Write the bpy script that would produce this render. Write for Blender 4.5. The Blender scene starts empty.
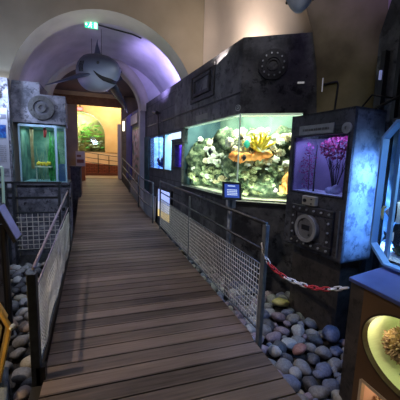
import bpy, bmesh, math, random
from mathutils import Vector, Matrix, Euler, noise
random.seed(7)
sc = bpy.context.scene
col = sc.collection
PI = math.pi

# ------------------------------------------------------------------ helpers
def V(*a): return Vector(a)

class MB:
    """collects shapes into one mesh; xf places everything that is added"""
    def __init__(s, xf=None):
        s.bm = bmesh.new(); s.xf = xf or Matrix.Identity(4)
    def _add(s, verts, faces):
        vs = [s.bm.verts.new(s.xf @ Vector(v)) for v in verts]
        out = []
        for f in faces:
            try: out.append(s.bm.faces.new([vs[i] for i in f]))
            except ValueError: pass
        return vs
    def box(s, lo, hi, rot=None, at=None):
        (x0,y0,z0),(x1,y1,z1) = lo,hi
        v = [V(x,y,z) for x in (x0,x1) for y in (y0,y1) for z in (z0,z1)]
        if rot is not None:
            m = rot.to_matrix() if isinstance(rot, Euler) else rot
            c = Vector(at) if at is not None else V(0,0,0)
            v = [c + m @ p for p in v]
        elif at is not None: v = [Vector(at)+p for p in v]
        s._add(v, [(0,1,3,2),(4,6,7,5),(0,4,5,1),(2,3,7,6),(0,2,6,4),(1,5,7,3)]); return s
    def prism(s, poly, z0, z1):
        n = len(poly)
        v = [V(p[0],p[1],z0) for p in poly]+[V(p[0],p[1],z1) for p in poly]
        s._add(v, [tuple(range(n-1,-1,-1)), tuple(range(n,2*n))]+[(i,(i+1)%n,n+(i+1)%n,n+i) for i in range(n)]); return s
    def loop(s, rings, closed=True, caps=True):
        """rings: list of equal-length lists of points"""
        n = len(rings[0]); v=[p for r in rings for p in r]; f=[]
        for i in range(len(rings)-1):
            for j in range(n if closed else n-1):
                k=(j+1)%n
                f.append((i*n+j,i*n+k,(i+1)*n+k,(i+1)*n+j))
        if caps and closed:
            f.append(tuple(range(n-1,-1,-1))); f.append(tuple((len(rings)-1)*n+j for j in range(n)))
        s._add(v,f); return s
    def tube(s, pts, r, n=8, closed=False, flat=1.0):
        pts=[Vector(p) for p in pts]; m=len(pts); rings=[]
        rs = r if isinstance(r,(list,tuple)) else [r]*m
        prev=None
        for i,p in enumerate(pts):
            if closed: t=(pts[(i+1)%m]-pts[i-1]).normalized()
            else: t=(pts[min(i+1,m-1)]-pts[max(i-1,0)]).normalized()
            if prev is None:
                a = t.orthogonal().normalized()
            else:
                a = (prev - t*prev.dot(t))
                a = a.normalized() if a.length>1e-6 else t.orthogonal().normalized()
            prev=a; b=t.cross(a)
            rings.append([p + a*(rs[i]*math.cos(2*PI*k/n)) + b*(rs[i]*flat*math.sin(2*PI*k/n)) for k in range(n)])
        if closed: rings.append(rings[0]); s.loop(rings, caps=False)
        else: s.loop(rings)
        return s
    def disc(s, c, nrm, r0, r1, h, n=28):
        """ring (r0>0) or disc of thickness h along nrm"""
        c=Vector(c); nrm=Vector(nrm).normalized(); a=nrm.orthogonal().normalized(); b=nrm.cross(a)
        def circ(r,o): return [c+nrm*o+a*(r*math.cos(2*PI*k/n))+b*(r*math.sin(2*PI*k/n)) for k in range(n)]
        if r0>0: s.loop([circ(r0,0),circ(r1,0),circ(r1,h),circ(r0,h),circ(r0,0)],caps=False)
        else: s.loop([circ(r1,0),circ(r1,h)])
        return s
    def blob(s, c, rad, seed=0, amp=.15, freq=2., sub=2, rot=None):
        b=bmesh.new(); bmesh.ops.create_icosphere(b, subdivisions=sub, radius=1)
        c=Vector(c); rad=Vector(rad) if not isinstance(rad,(int,float)) else V(rad,rad,rad)
        v=[]
        for q in b.verts:
            d=q.co.normalized(); k=1+amp*noise.noise(d*freq+V(seed*3.1,seed*1.7,seed))
            p=V(d.x*rad.x,d.y*rad.y,d.z*rad.z)*k
            if rot is not None: p=rot@p
            v.append(c+p)
        f=[tuple(x.index for x in q.verts) for q in b.faces]
        b.free(); s._add(v,f); return s
    def build(s, name, mat, parent=None, smooth=False, bevel=0):
        bmesh.ops.recalc_face_normals(s.bm, faces=s.bm.faces)
        me=bpy.data.meshes.new(name)
        if parent is not None:
            s.bm.transform(WM(parent).inverted())
        s.bm.to_mesh(me); s.bm.free()
        if smooth:
            for p in me.polygons: p.use_smooth=True
        o=bpy.data.objects.new(name, me); col.objects.link(o)
        me.materials.append(mat)
        if parent is not None: o.parent=parent
        if bevel:
            m=o.modifiers.new('bevel','BEVEL'); m.width=bevel; m.segments=2; m.limit_method='ANGLE'
        return o

def WM(o):
    m=o.matrix_basis.copy(); p=o.parent
    while p is not None: m=p.matrix_basis@m; p=p.parent
    return m
def tag(o,label=None,cat=None,group=None,kind=None):
    if label: o['label']=label
    if cat: o['category']=cat
    if group: o['group']=group
    if kind: o['kind']=kind
    return o
def thing(name,label,cat,loc=(0,0,0),group=None):
    o=bpy.data.objects.new(name,None); col.objects.link(o); o.location=loc; o.empty_display_size=.05
    return tag(o,label,cat,group)
def struct(o): o['kind']='structure'; return o
def frame(O,U,N):
    """local x = along wall, y = outward normal, z = up"""
    U=Vector((U[0],U[1],0)).normalized(); N=Vector((N[0],N[1],0)).normalized()
    m=Matrix.Identity(4)
    for i in range(3):
        m[i][0]=U[i]; m[i][1]=N[i]; m[i][2]=(0,0,1)[i]
    m[0][3],m[1][3]=O[0],O[1]
    return m

# ------------------------------------------------------------------ materials
def mat(name, color, rough=.6, metal=0., emit=None, estr=0., noise_=None, scale=6., bump=0., spec=.5, coat=0., coord='Object', detail=6., mid=(.35,.65)):
    m=bpy.data.materials.new(name); m.use_nodes=True; nt=m.node_tree; N=nt.nodes; L=nt.links
    b=N['Principled BSDF']; b.inputs['Roughness'].default_value=rough; b.inputs['Metallic'].default_value=metal
    b.inputs['Specular IOR Level'].default_value=spec
    b.inputs['Coat Weight'].default_value=coat
    b.inputs['Base Color'].default_value=(*color,1)
    if noise_ is not None or bump:
        tc=N.new('ShaderNodeTexCoord'); nz=N.new('ShaderNodeTexNoise'); nz.inputs['Scale'].default_value=scale; nz.inputs['Detail'].default_value=detail
        L.new(tc.outputs[coord],nz.inputs['Vector'])
        if noise_ is not None:
            r=N.new('ShaderNodeValToRGB'); cs=[color]+(list(noise_) if isinstance(noise_[0],(tuple,list)) else [noise_])
            r.color_ramp.elements[0].position=mid[0]; r.color_ramp.elements[1].position=mid[1]
            r.color_ramp.elements[0].color=(*cs[0],1); r.color_ramp.elements[1].color=(*cs[-1],1)
            for i,c in enumerate(cs[1:-1]):
                e=r.color_ramp.elements.new(mid[0]+(mid[1]-mid[0])*(i+1)/(len(cs)-1)); e.color=(*c,1)
            L.new(nz.outputs['Fac'],r.inputs['Fac']); L.new(r.outputs['Color'],b.inputs['Base Color'])
        if bump:
            bp=N.new('ShaderNodeBump'); bp.inputs['Strength'].default_value=bump; bp.inputs['Distance'].default_value=.02
            L.new(nz.outputs['Fac'],bp.inputs['Height']); L.new(bp.outputs['Normal'],b.inputs['Normal'])
    if estr:
        b.inputs['Emission Color'].default_value=(*(emit or color),1); b.inputs['Emission Strength'].default_value=estr
    return m

def glass(name, tint=(1,1,1), gloss=.06):
    m=bpy.data.materials.new(name); m.use_nodes=True; nt=m.node_tree; N=nt.nodes; L=nt.links
    N.remove(N['Principled BSDF']); out=N['Material Output']
    t=N.new('ShaderNodeBsdfTransparent'); t.inputs['Color'].default_value=(*tint,1)
    g=N.new('ShaderNodeBsdfGlossy'); g.inputs['Roughness'].default_value=.03
    x=N.new('ShaderNodeMixShader'); x.inputs['Fac'].default_value=gloss
    L.new(t.outputs[0],x.inputs[1]); L.new(g.outputs[0],x.inputs[2]); L.new(x.outputs[0],out.inputs['Surface'])
    return m

def steel(name, c0, c1, c2, scale=3., rough=.55):
    """mottled painted steel: two noises, dark blotches over streaky base"""
    m=bpy.data.materials.new(name); m.use_nodes=True; nt=m.node_tree; N=nt.nodes; L=nt.links
    b=N['Principled BSDF']; b.inputs['Roughness'].default_value=rough; b.inputs['Metallic'].default_value=.0
    tc=N.new('ShaderNodeTexCoord')
    n1=N.new('ShaderNodeTexNoise'); n1.inputs['Scale'].default_value=scale; n1.inputs['Detail'].default_value=8; n1.inputs['Roughness'].default_value=.65
    n2=N.new('ShaderNodeTexNoise'); n2.inputs['Scale'].default_value=scale*3.3; n2.inputs['Detail'].default_value=9; n2.inputs['Roughness'].default_value=.7
    L.new(tc.outputs['Object'],n1.inputs['Vector']); L.new(tc.outputs['Object'],n2.inputs['Vector'])
    r1=N.new('ShaderNodeValToRGB'); r1.color_ramp.elements[0].position=.38; r1.color_ramp.elements[1].position=.66
    r1.color_ramp.elements[0].color=(*c0,1); r1.color_ramp.elements[1].color=(*c1,1)
    r2=N.new('ShaderNodeValToRGB'); r2.color_ramp.elements[0].position=.52; r2.color_ramp.elements[1].position=.62
    r2.color_ramp.elements[0].color=(0,0,0,1); r2.color_ramp.elements[1].color=(1,1,1,1)
    L.new(n1.outputs['Fac'],r1.inputs['Fac']); L.new(n2.outputs['Fac'],r2.inputs['Fac'])
    mx=N.new('ShaderNodeMix'); mx.data_type='RGBA'; L.new(r2.outputs['Color'],mx.inputs[0]); L.new(r1.outputs['Color'],mx.inputs[6]); mx.inputs[7].default_value=(*c2,1)
    L.new(mx.outputs[2],b.inputs['Base Color'])
    bp=N.new('ShaderNodeBump'); bp.inputs['Strength'].default_value=.35; bp.inputs['Distance'].default_value=.01
    L.new(n2.outputs['Fac'],bp.inputs['Height']); L.new(bp.outputs['Normal'],b.inputs['Normal'])
    return m

def planks_mat():
    m=bpy.data.materials.new('weathered_boards'); m.use_nodes=True; nt=m.node_tree; N=nt.nodes; L=nt.links
    b=N['Principled BSDF']; b.inputs['Roughness'].default_value=.62; b.inputs['Specular IOR Level'].default_value=.35
    tc=N.new('ShaderNodeTexCoord'); sx=N.new('ShaderNodeSeparateXYZ'); L.new(tc.outputs['Object'],sx.inputs[0])
    dv=N.new('ShaderNodeMath'); dv.operation='DIVIDE'; dv.inputs[1].default_value=.145; L.new(sx.outputs['Y'],dv.inputs[0])
    fl=N.new('ShaderNodeMath'); fl.operation='FLOOR'; L.new(dv.outputs[0],fl.inputs[0])
    wn=N.new('ShaderNodeTexWhiteNoise'); wn.noise_dimensions='1D'; L.new(fl.outputs[0],wn.inputs['W'])
    mp=N.new('ShaderNodeMapping'); mp.inputs['Scale'].default_value=(1.6,26,10); L.new(tc.outputs['Object'],mp.inputs['Vector'])
    nz=N.new('ShaderNodeTexNoise'); nz.inputs['Scale'].default_value=1.6; nz.inputs['Detail'].default_value=8; L.new(mp.outputs[0],nz.inputs['Vector'])
    n3=N.new('ShaderNodeTexNoise'); n3.inputs['Scale'].default_value=1.3; n3.inputs['Detail'].default_value=4; L.new(tc.outputs['Object'],n3.inputs['Vector'])
    a=N.new('ShaderNodeMath'); a.operation='MULTIPLY_ADD'; a.inputs[1].default_value=.38; L.new(wn.outputs['Value'],a.inputs[0])
    h=N.new('ShaderNodeMath'); h.operation='MULTIPLY'; h.inputs[1].default_value=.5; L.new(nz.outputs['Fac'],h.inputs[0]); 
    a2=N.new('ShaderNodeMath'); a2.operation='MULTIPLY_ADD'; a2.inputs[1].default_value=.45; L.new(n3.outputs['Fac'],a2.inputs[0]); L.new(h.outputs[0],a2.inputs[2])
    L.new(a2.outputs[0],a.inputs[2])
    r=N.new('ShaderNodeValToRGB'); r.color_ramp.elements[0].position=.35; r.color_ramp.elements[1].position=.95
    r.color_ramp.elements[0].color=(.030,.022,.018,1); r.color_ramp.elements[1].color=(.24,.178,.15,1)
    L.new(a.outputs[0],r.inputs['Fac']); L.new(r.outputs['Color'],b.inputs['Base Color'])
    bp=N.new('ShaderNodeBump'); bp.inputs['Strength'].default_value=.5; bp.inputs['Distance'].default_value=.006
    L.new(nz.outputs['Fac'],bp.inputs['Height']); L.new(bp.outputs['Normal'],b.inputs['Normal'])
    return m

def stone_block_mat(name, c0, c1, mortar, sc_=(1,1), coordswap=False):
    m=bpy.data.materials.new(name); m.use_nodes=True; nt=m.node_tree; N=nt.nodes; L=nt.links
    b=N['Principled BSDF']; b.inputs['Roughness'].default_value=.8
    tc=N.new('ShaderNodeTexCoord'); sx=N.new('ShaderNodeSeparateXYZ'); L.new(tc.outputs['Object'],sx.inputs[0])
    cx=N.new('ShaderNodeCombineXYZ')
    ad=N.new('ShaderNodeMath'); ad.operation='ADD'; L.new(sx.outputs['X'],ad.inputs[0]); L.new(sx.outputs['Y'],ad.inputs[1])
    L.new(ad.outputs[0],cx.inputs['X']); L.new(sx.outputs['Z'],cx.inputs['Y'])
    br=N.new('ShaderNodeTexBrick'); br.inputs['Scale'].default_value=1.; br.inputs['Brick Width'].default_value=.5; br.inputs['Row Height'].default_value=.27
    br.inputs['Mortar Size'].default_value=.008
    L.new(cx.outputs[0],br.inputs['Vector'])
    nz=N.new('ShaderNodeTexNoise'); nz.inputs['Scale'].default_value=5.; nz.inputs['Detail'].default_value=8; nz.inputs['Roughness'].default_value=.7; L.new(tc.outputs['Object'],nz.inputs['Vector'])
    r=N.new('ShaderNodeValToRGB'); r.color_ramp.elements[0].position=.35; r.color_ramp.elements[1].position=.65
    r.color_ramp.elements[0].color=(*c0,1); r.color_ramp.elements[1].color=(*c1,1); L.new(nz.outputs['Fac'],r.inputs['Fac'])
    L.new(r.outputs['Color'],br.inputs['Color1']); L.new(r.outputs['Color'],br.inputs['Color2']); br.inputs['Mortar'].default_value=(*mortar,1)
    L.new(br.outputs['Color'],b.inputs['Base Color'])
    bp=N.new('ShaderNodeBump'); bp.inputs['Strength'].default_value=.5; bp.inputs['Distance'].default_value=.015
    L.new(nz.outputs['Fac'],bp.inputs['Height']); L.new(bp.outputs['Normal'],b.inputs['Normal'])
    return m

def axis_ramp_mat(name, axis, stops, rough=.5, noise_amt=0., nscale=8., interp='LINEAR', spec=.5, bump=0.):
    """colour bands along an object axis (real markings of an animal or a growth)"""
    m=bpy.data.materials.new(name); m.use_nodes=True; nt=m.node_tree; N=nt.nodes; L=nt.links
    b=N['Principled BSDF']; b.inputs['Roughness'].default_value=rough; b.inputs['Specular IOR Level'].default_value=spec
    tc=N.new('ShaderNodeTexCoord'); sx=N.new('ShaderNodeSeparateXYZ'); L.new(tc.outputs['Generated'],sx.inputs[0])
    src=sx.outputs[axis]
    if noise_amt:
        nz=N.new('ShaderNodeTexNoise'); nz.inputs['Scale'].default_value=nscale; L.new(tc.outputs['Object'],nz.inputs['Vector'])
        a=N.new('ShaderNodeMath'); a.operation='MULTIPLY_ADD'; a.inputs[1].default_value=noise_amt; L.new(nz.outputs['Fac'],a.inputs[0]); L.new(src,a.inputs[2])
        s2=N.new('ShaderNodeMath'); s2.operation='SUBTRACT'; s2.inputs[1].default_value=noise_amt*.5; L.new(a.outputs[0],s2.inputs[0]); src=s2.outputs[0]
    r=N.new('ShaderNodeValToRGB'); cr=r.color_ramp; cr.interpolation=interp
    cr.elements[0].position=stops[0][0]; cr.elements[0].color=(*stops[0][1],1)
    cr.elements[1].position=stops[-1][0]; cr.elements[1].color=(*stops[-1][1],1)
    for p,c in stops[1:-1]:
        e=cr.elements.new(p); e.color=(*c,1)
    L.new(src,r.inputs['Fac']); L.new(r.outputs['Color'],b.inputs['Base Color'])
    return m

M={}
M['deck']=planks_mat()
M['deck_under']=mat('deck_underside',(.012,.010,.010),.9)
M['gravel']=mat('shade_dark_gravel_bed',(.012,.012,.014),.95,noise_=(.05,.05,.055),scale=30,bump=.6)  # near black so the gaps between pebbles look shaded
M['facade']=steel('mottled_hull_steel',(.022,.023,.030),(.17,.17,.18),(.010,.010,.014),2.2)
M['facade_far']=stone_block_mat('dark_block_panelling',(.055,.055,.068),(.13,.125,.14),(.03,.03,.036))
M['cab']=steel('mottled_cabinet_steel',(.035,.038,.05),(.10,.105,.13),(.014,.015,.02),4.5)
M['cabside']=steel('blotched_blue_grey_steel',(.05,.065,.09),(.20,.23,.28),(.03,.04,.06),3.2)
M['exhibit']=steel('dark_brown_steel',(.028,.024,.022),(.075,.062,.055),(.014,.012,.012),4.)
M['cream']=mat('cream_plaster',(.50,.42,.36),.9,noise_=(.64,.54,.46),scale=1.1,bump=.12)
M['arch_face']=mat('stained_plaster',(.24,.21,.15),.9,noise_=(.40,.34,.26),scale=.8,bump=.12)
M['rib']=mat('pale_arch_plaster',(.46,.43,.37),.9,noise_=(.60,.56,.49),scale=1.6,bump=.12)
M['olive']=mat('olive_stained_plaster',(.12,.10,.045),.9,noise_=[(.19,.16,.075),(.25,.21,.11)],scale=2.2,bump=.2)
M['vault']=mat('vault_plaster',(.44,.42,.46),.9,noise_=(.60,.57,.62),scale=2.,bump=.12)
M['stone']=steel('blue_grey_mottled_stone',(.045,.048,.07),(.25,.25,.31),(.025,.026,.04),4.2,.75)
M['stone_dark']=steel('dark_mottled_stone',(.045,.048,.065),(.12,.12,.15),(.018,.018,.026),4.5,.75)
M['rail']=mat('grey_painted_rail',(.10,.115,.14),.45,.3,noise_=(.17,.19,.22),scale=14)
M['rail_dark']=mat('dark_rail_steel',(.030,.034,.042),.4,.4,noise_=(.055,.06,.07),scale=14)
M['rail_l']=mat('handrail_purple_light_tint',(.20,.165,.23),.4,.1,noise_=(.27,.22,.29),scale=9)  # purple light catching the handrail is put into this colour
M['mesh']=mat('pale_wire',(.70,.67,.63),.6,noise_=(.46,.44,.42),scale=30)
M['net']=mat('white_cord_net',(.88,.86,.80),.8,noise_=(.66,.63,.60),scale=40)
M['black']=mat('black_metal',(.012,.012,.015),.45)
M['black_matte']=mat('black_matte',(.008,.008,.01),.8)
M['white_plastic']=mat('white_plastic',(.75,.75,.78),.4)
M['red_plastic']=mat('red_plastic',(.55,.03,.04),.4)
M['brass']=mat('dull_grey_metal_plate',(.26,.27,.27),.45,.3,noise_=(.36,.36,.36),scale=12)
M['silver']=mat('brushed_metal',(.34,.35,.37),.4,.4,noise_=(.46,.47,.5),scale=20)
M['pane']=glass('aquarium_glass',(.95,1,.97),.035)
M['pane_b']=glass('blue_tank_glass',(.80,.92,1),.05)
M['pane_g']=glass('green_tank_glass',(.85,.98,.95),.06)

# ------------------------------------------------------------------ camera (1.55 m, pitched 8 deg down)
f_px=285.
yaw,pitch,roll=math.radians(18.4),math.radians(8.0),math.radians(1.8)
F=V(math.sin(yaw)*math.cos(pitch),math.cos(yaw)*math.cos(pitch),-math.sin(pitch))
R0=V(math.cos(yaw),-math.sin(yaw),0); U0=R0.cross(F)
R=R0*math.cos(roll)+U0*math.sin(roll); U=-R0*math.sin(roll)+U0*math.cos(roll)
cd=bpy.data.cameras.new('camera'); cam=bpy.data.objects.new('camera',cd); col.objects.link(cam)
cd.sensor_width=36; cd.lens=36*f_px/400; cd.clip_start=.02
mw=Matrix(((R.x,U.x,-F.x,0),(R.y,U.y,-F.y,0),(R.z,U.z,-F.z,1.55),(0,0,0,1)))
cam.matrix_world=mw
sc.camera=cam

# ------------------------------------------------------------------ wall frames
P0=V(1.70,3.55,0)
DL=V(-.11,1,0).normalized(); DR=V(.8407,-.5415,0)
LF=frame(P0,DL,(-1,-.11)); RF=frame(P0,DR,(-.5415,-.8407))
C0=V(2.005,1.95,0); CF=frame(C0,DL,(-1,-.11))
def lf(u,n,z): return LF@V(u,n,z)
def rf(u,n,z): return RF@V(u,n,z)
def cf(u,n,z): return CF@V(u,n,z)

# ------------------------------------------------------------------ floor: boardwalk, ramp, ground
def ramp(y): return 0 if y<8 else (.62*(y-8)/5 if y<13 else .62)
def xl(y):
    if y<5.6: return -.43-.046*max(0,y-2)
    return -.60-.06*(y-5.6)
def xr(y): return 1.21 if y<2.1 else (1.24-.02*(y-2) if y<7 else 1.14-.09*(y-7))
m=MB(); y=-.6; k=0
while y<13.0:
    a,b=y+.006,y+.145-.006
    m._add([V(xl(a),a,ramp(a)),V(xr(a),a,ramp(a)),V(xr(b),b,ramp(b)),V(xl(b),b,ramp(b)),
            V(xl(a),a,ramp(a)-.03),V(xr(a),a,ramp(a)-.03),V(xr(b),b,ramp(b)-.03),V(xl(b),b,ramp(b)-.03)],
           [(0,1,2,3),(7,6,5,4),(0,4,5,1),(1,5,6,2),(2,6,7,3),(3,7,4,0)])
    y+=.145
deck=struct(m.build('floor_boardwalk',M['deck']))
m=MB()
m._add([V(x,y_,z) for (y_,zz) in ((-.6,-.035),(8,-.035),(13,.58)) for (x,z) in ((xl(y_)+.02,zz),(xr(y_)-.02,zz),(xr(y_)-.02,zz-.25),(xl(y_)+.02,zz-.25))],
       [(0,1,5,4),(4,5,9,8),(1,2,6,5),(5,6,10,9),(3,0,4,7),(7,4,8,11)])
struct(m.build('floor_joists',M['deck_under']))
m=MB(); m.box((-5,-2,-.5),(5,13,-.26)); struct(m.build('ground',M['gravel']))

# ------------------------------------------------------------------ right hand facade (setting)
m=MB(LF)
m.box((0,-.12,-.4),(2.13,0,1.04)); 
m.box((0,-.12,2.18),(2.62,0,3.12))
struct(m.build('wall_right',M['facade']))
m=MB(RF)
m.box((0,-.12,-.4),(1.9,0,1.01)); m.box((0,-.12,2.18),(.965,0,3.12)); m.box((.80,-.12,1.01),(.965,0,2.18))
struct(m.build('wall_right_front',M['facade']))
m=MB(LF)   # further panels with the small windows
m.box((2.12,-.12,-.4),(2.62,0,1.36)); m.box((2.62,-.12,-.4),(5.22,0,1.28))
m.box((2.62,-.12,2.12),(9.3,0,3.12)); m.box((2.64,-.12,1.28),(2.78,0,2.12)); m.box((3.335,-.12,1.28),(3.395,.01,2.12)); m.box((4.65,-.12,1.28),(5.22,0,2.12))
m.box((2.12,-.12,1.86),(2.62,0,2.18)); m.box((2.125,-.12,1.01),(2.15,0,2.18)); m.box((2.6,-.12,1.3),(2.66,0,2.18))
m.box((5.22,-.12,-.4),(9.3,0,2.2))
struct(m.build('wall_right_far',M['facade_far']))
# raised joint line and base strip on the facade
m=MB(LF); m.box((0.02,0.001,2.44),(5.1,.012,2.455)); m.box((0.02,.001,.98),(2.1,.02,1.03)); struct(m.build('trim_1',M['black']))
m=MB(RF); m.box((0.0,0.001,.955),(.9,.02,1.005)); struct(m.build('trim_2',M['black']))

# upper cream wall behind the facade, with vault spring
m=MB()
A_=V(1.9,5.6,0); 
prof=[(2.55,0),(2.9,0)]
pl=[(2.35,5.5),(2.45,4.2),(2.75,3.35),(3.6,2.6),(3.75,2.7),(2.9,3.5),(2.6,4.3),(2.5,5.5)]
# curved vault haunch: wall rises and leans in over the walkway
path=[(1.80,5.492),(1.95,5.42),(2.07,5.25),(2.15,4.95),(2.23,4.5),(2.34,4.1),(2.62,3.32),(3.5,2.72)]
rings=[]
for (z,off) in ((2.62,0),(2.9,0),(3.4,.06),(4.0,.22),(4.6,.5),(5.2,.95),(5.7,1.6),(6.0,2.4)):
    rings.append([V(px-off*.8*min(1,max(0,(5.5-py)/1.0)),py-off*.5*min(1,max(0,(5.5-py)/1.0)),z) for px,py in path])
m.loop(rings,closed=False)
struct(m.build('wall_right_upper',M['cream'],smooth=True))

# transverse arch 1 : face wall at Y=5.5, hole radius 1.59
AC=(.10,2.43); AR=1.59; Y1,Y2=5.5,6.02
def arch_wall(y0,y1,cx,cz,r,x0,x1,zt,zb,name,mt,rib=None,n=40,zr=None):
    """plane wall with a round-headed opening, and the soffit of that opening"""
    pts=[(cx+r*math.cos(PI-PI*i/n),cz+r*math.sin(PI*i/n)) for i in range(n+1)]
    m=MB()
    for yy in (y0,y1):
        m._add([V(x0,yy,zb),V(cx-r,yy,zb),V(cx-r,yy,zt),V(x0,yy,zt)],[(0,1,2,3)])
        m._add([V(cx+r,yy,zr or zb),V(x1,yy,zr or zb),V(x1,yy,zt),V(cx+r,yy,zt)],[(0,1,2,3)])
        v=[V(x,yy,z) for x,z in pts]+[V(x,yy,zt) for x,z in pts]; k=n+1
        m._add(v,[(i,i+1,k+i+1,k+i) for i in range(n)])
    struct(m.build(name,mt))
    inner=[(cx-r,zb)]+pts+([] if zr else [(cx+r,zb)])
    m=MB(); m.loop([[V(x,y0,z) for x,z in inner],[V(x,y1,z) for x,z in inner]],closed=False)
    struct(m.build(rib or name+'_soffit',M['rib'],smooth=True))
arch_wall(Y1,Y2,*AC,AR,-4.2,3.2,6.2,-.3,'wall_back',M['arch_face'],'trim_3',zr=2.56)
# bay behind arch 1
m=MB(); n=36; R1=1.80
prof=[V(AC[0]-R1,0,-.3)]+[V(AC[0]+R1*math.cos(PI-PI*i/n),0,AC[1]+R1*math.sin(PI*i/n)) for i in range(n+1)]+[V(AC[0]+R1,0,-.3)]
m.loop([[p+V(0,yy,0) for p in prof] for yy in (Y2,8.75)],closed=False)
struct(m.build('ceiling_bay',M['vault'],smooth=True))
B2=(-.22,2.90); 
arch_wall(8.75,9.15,*B2,1.20,-2.6,2.6,5.2,-.3,'wall_back_second',M['vault'],'trim_4')
m=MB(); n=36
m.loop([[V(B2[0]+r*math.cos(PI-PI*i/n),yy,B2[1]+r*math.sin(PI*i/n)) for i in range(n+1)] for (r,yy) in ((1.20,8.75),(1.20,8.62),(1.46,8.62),(1.46,8.75))],closed=False)
struct(m.build('trim_5',M['rib'],smooth=True))
# cornice line in the bay
# corridor 9.15 .. 13
m=MB(); m.box((-2.6,9.15,4.1),(2.4,13.0,4.25)); struct(m.build('ceiling_corridor',mat('dim_corridor_ceiling',(.10,.09,.13),.9)))
m=MB(); m.box((-2.7,6.02,-.3),(-2.45,13.0,4.3)); struct(m.build('wall_left_corridor',M['stone_dark']))
m=MB(); m.box((-2.6,13.,-.3),(-1.08,13.2,4.3)); m.box((.66,13.,-.3),(2.4,13.2,4.3)); m.box((-1.08,13.,3.85),(.66,13.2,4.3)); 
struct(m.build('wall_back_third',mat('dusky_plaster',(.23,.19,.17),.9,noise_=(.32,.27,.23),scale=2)))
m=MB(); m.box((-2.35,12.85,3.62),(.75,13.0,3.95)); struct(m.build('trim_6',mat('dark_wood_lintel',(.115,.055,.032),.7,noise_=(.17,.085,.05),scale=9)))
m=MB(); m.box((-2.35,12.80,3.95),(.75,13.0,4.12)); struct(m.build('trim_7',mat('pale_brown_beam',(.40,.31,.24),.8,noise_=(.48,.37,.28),scale=4)))
m=MB(); m.box((.50,12.93,.62),(.645,13.0,2.95)); struct(m.build('trim_8',mat('cream_door_jamb',(.74,.68,.54),.7)))
# far room
OC=mat('ochre_plaster',(.62,.44,.22),.9,noise_=(.72,.54,.30),scale=1.5)
m=MB(); m.box((-4,13.2,.5),(4,18,.62)); struct(m.build('floor_far',mat('worn_brown_floor',(.16,.095,.06),.6,noise_=(.22,.14,.09),scale=3)))
m=MB(); m.box((-4,13.2,4.9),(4,18,5.1)); struct(m.build('ceiling_far',OC))
m=MB(); m.box((-4.,13.2,.5),(-3.8,18,5)); m.box((1.6,13.2,.5),(1.8,18,5)); struct(m.build('wall_far_sides',OC))
arch_wall(16.2,16.9,-1.2,2.65,1.18,-4,2,4.9,1.75,'wall_far',OC,'trim_9',n=28)
m=MB(); m.box((-4,16.2,.6),(2,16.4,1.78)); struct(m.build('wall_far_base',mat('cream_low_wall',(.58,.46,.31),.9,noise_=(.66,.54,.38),scale=2)))
BR=stone_block_mat('red_brick',(.30,.085,.045),(.42,.14,.07),(.12,.05,.035))
for nd in BR.node_tree.nodes:
    if nd.type=='TEX_BRICK': nd.inputs['Brick Width'].default_value=.24; nd.inputs['Row Height'].default_value=.08; nd.inputs['Mortar Size'].default_value=.012
m=MB(); m._add([V(-1.9,15.3,.62),V(1.2,15.3,.62),V(1.2,15.3,1.05),V(-1.9,15.3,1.32),V(-1.9,16.2,.62),V(1.2,16.2,.62),V(1.2,16.2,1.05),V(-1.9,16.2,1.32)],
  [(0,1,2,3),(7,6,5,4),(3,2,6,7),(0,4,5,1),(1,5,6,2),(0,3,7,4)])
struct(m.build('wall_far_ramp',BR))
m=MB(); m.box((-1.9,15.12,.62),(1.2,15.3,.74)); struct(m.build('trim_10',mat('dark_red_step',(.16,.055,.035),.7)))

# left structure: ground-level wall, poster wall
m=MB(); m.box((-4.2,5.38,-.3),(-1.44,5.5,2.72)); struct(m.build('wall_left',M['stone']))
m=MB(); m.box((-4.4,-2,-.3),(-4.2,6,6.2)); struct(m.build('wall_left_room',M['arch_face']))
m=MB(); m.box((-4.4,-2.2,-.3),(4.4,-2,6.2)); struct(m.build('wall_front',M['arch_face']))
m=MB(); m.box((-4.4,-2.2,6.2),(4.6,6.2,6.35)); struct(m.build('ceiling',M['arch_face']))

# near right arch pier (olive) that rises and bends over
m=MB(); rings=[]
for i in range(0,15):
    if i<5: z=-.3+i*.75; sh=0
    else:
        t=(i-4)/10; z=2.7+2.6*math.sin(t*PI/2); sh=2.6*(1-math.cos(t*PI/2))
    z=min(z,2.7) if i<5 else z
    ul=.97-max(0,min(z,3.6)-2.2)*.125-sh*.9; a=rf(ul,.02,z); b=rf(1.64-sh*.35,.02,z); c=rf(1.64-sh*.35,-.6,z); d=rf(ul+.35,-.6,z)
    rings.append([a,b,c,d])
m.loop(rings); struct(m.build('pillar_right',M['olive']))
# dark wall on the far right, running toward the camera with a slanting end
m=MB(); y0=2.40
m._add([V(2.75,2.40,-.3),V(2.75,2.47,2.90),V(2.75,2.35,3.28),V(2.75,-1.9,3.28),V(2.75,-1.9,-.3),V(3.3,2.40,-.3),V(3.3,2.44,2.75),V(3.3,2.30,3.35),V(3.3,-1.9,3.35),V(3.3,-1.9,-.3)],
 [(0,1,2,3,4),(9,8,7,6,5),(0,5,6,1),(1,6,7,2),(2,7,8,3),(0,4,9,5)])
struct(m.build('wall_right_near',M['facade']))
m=MB(); m.box((2.69,2.32,-.3),(2.75,2.37,2.7)); m.box((2.70,2.16,-.3),(2.75,2.2,2.9)); struct(m.build('trim_11',M['black']))
# violet-lit vault behind the pier
m=MB(); m.box((3.3,-1.9,-.3),(4.4,3.4,6.2))
struct(m.build('wall_right_room',M['vault']))

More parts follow.
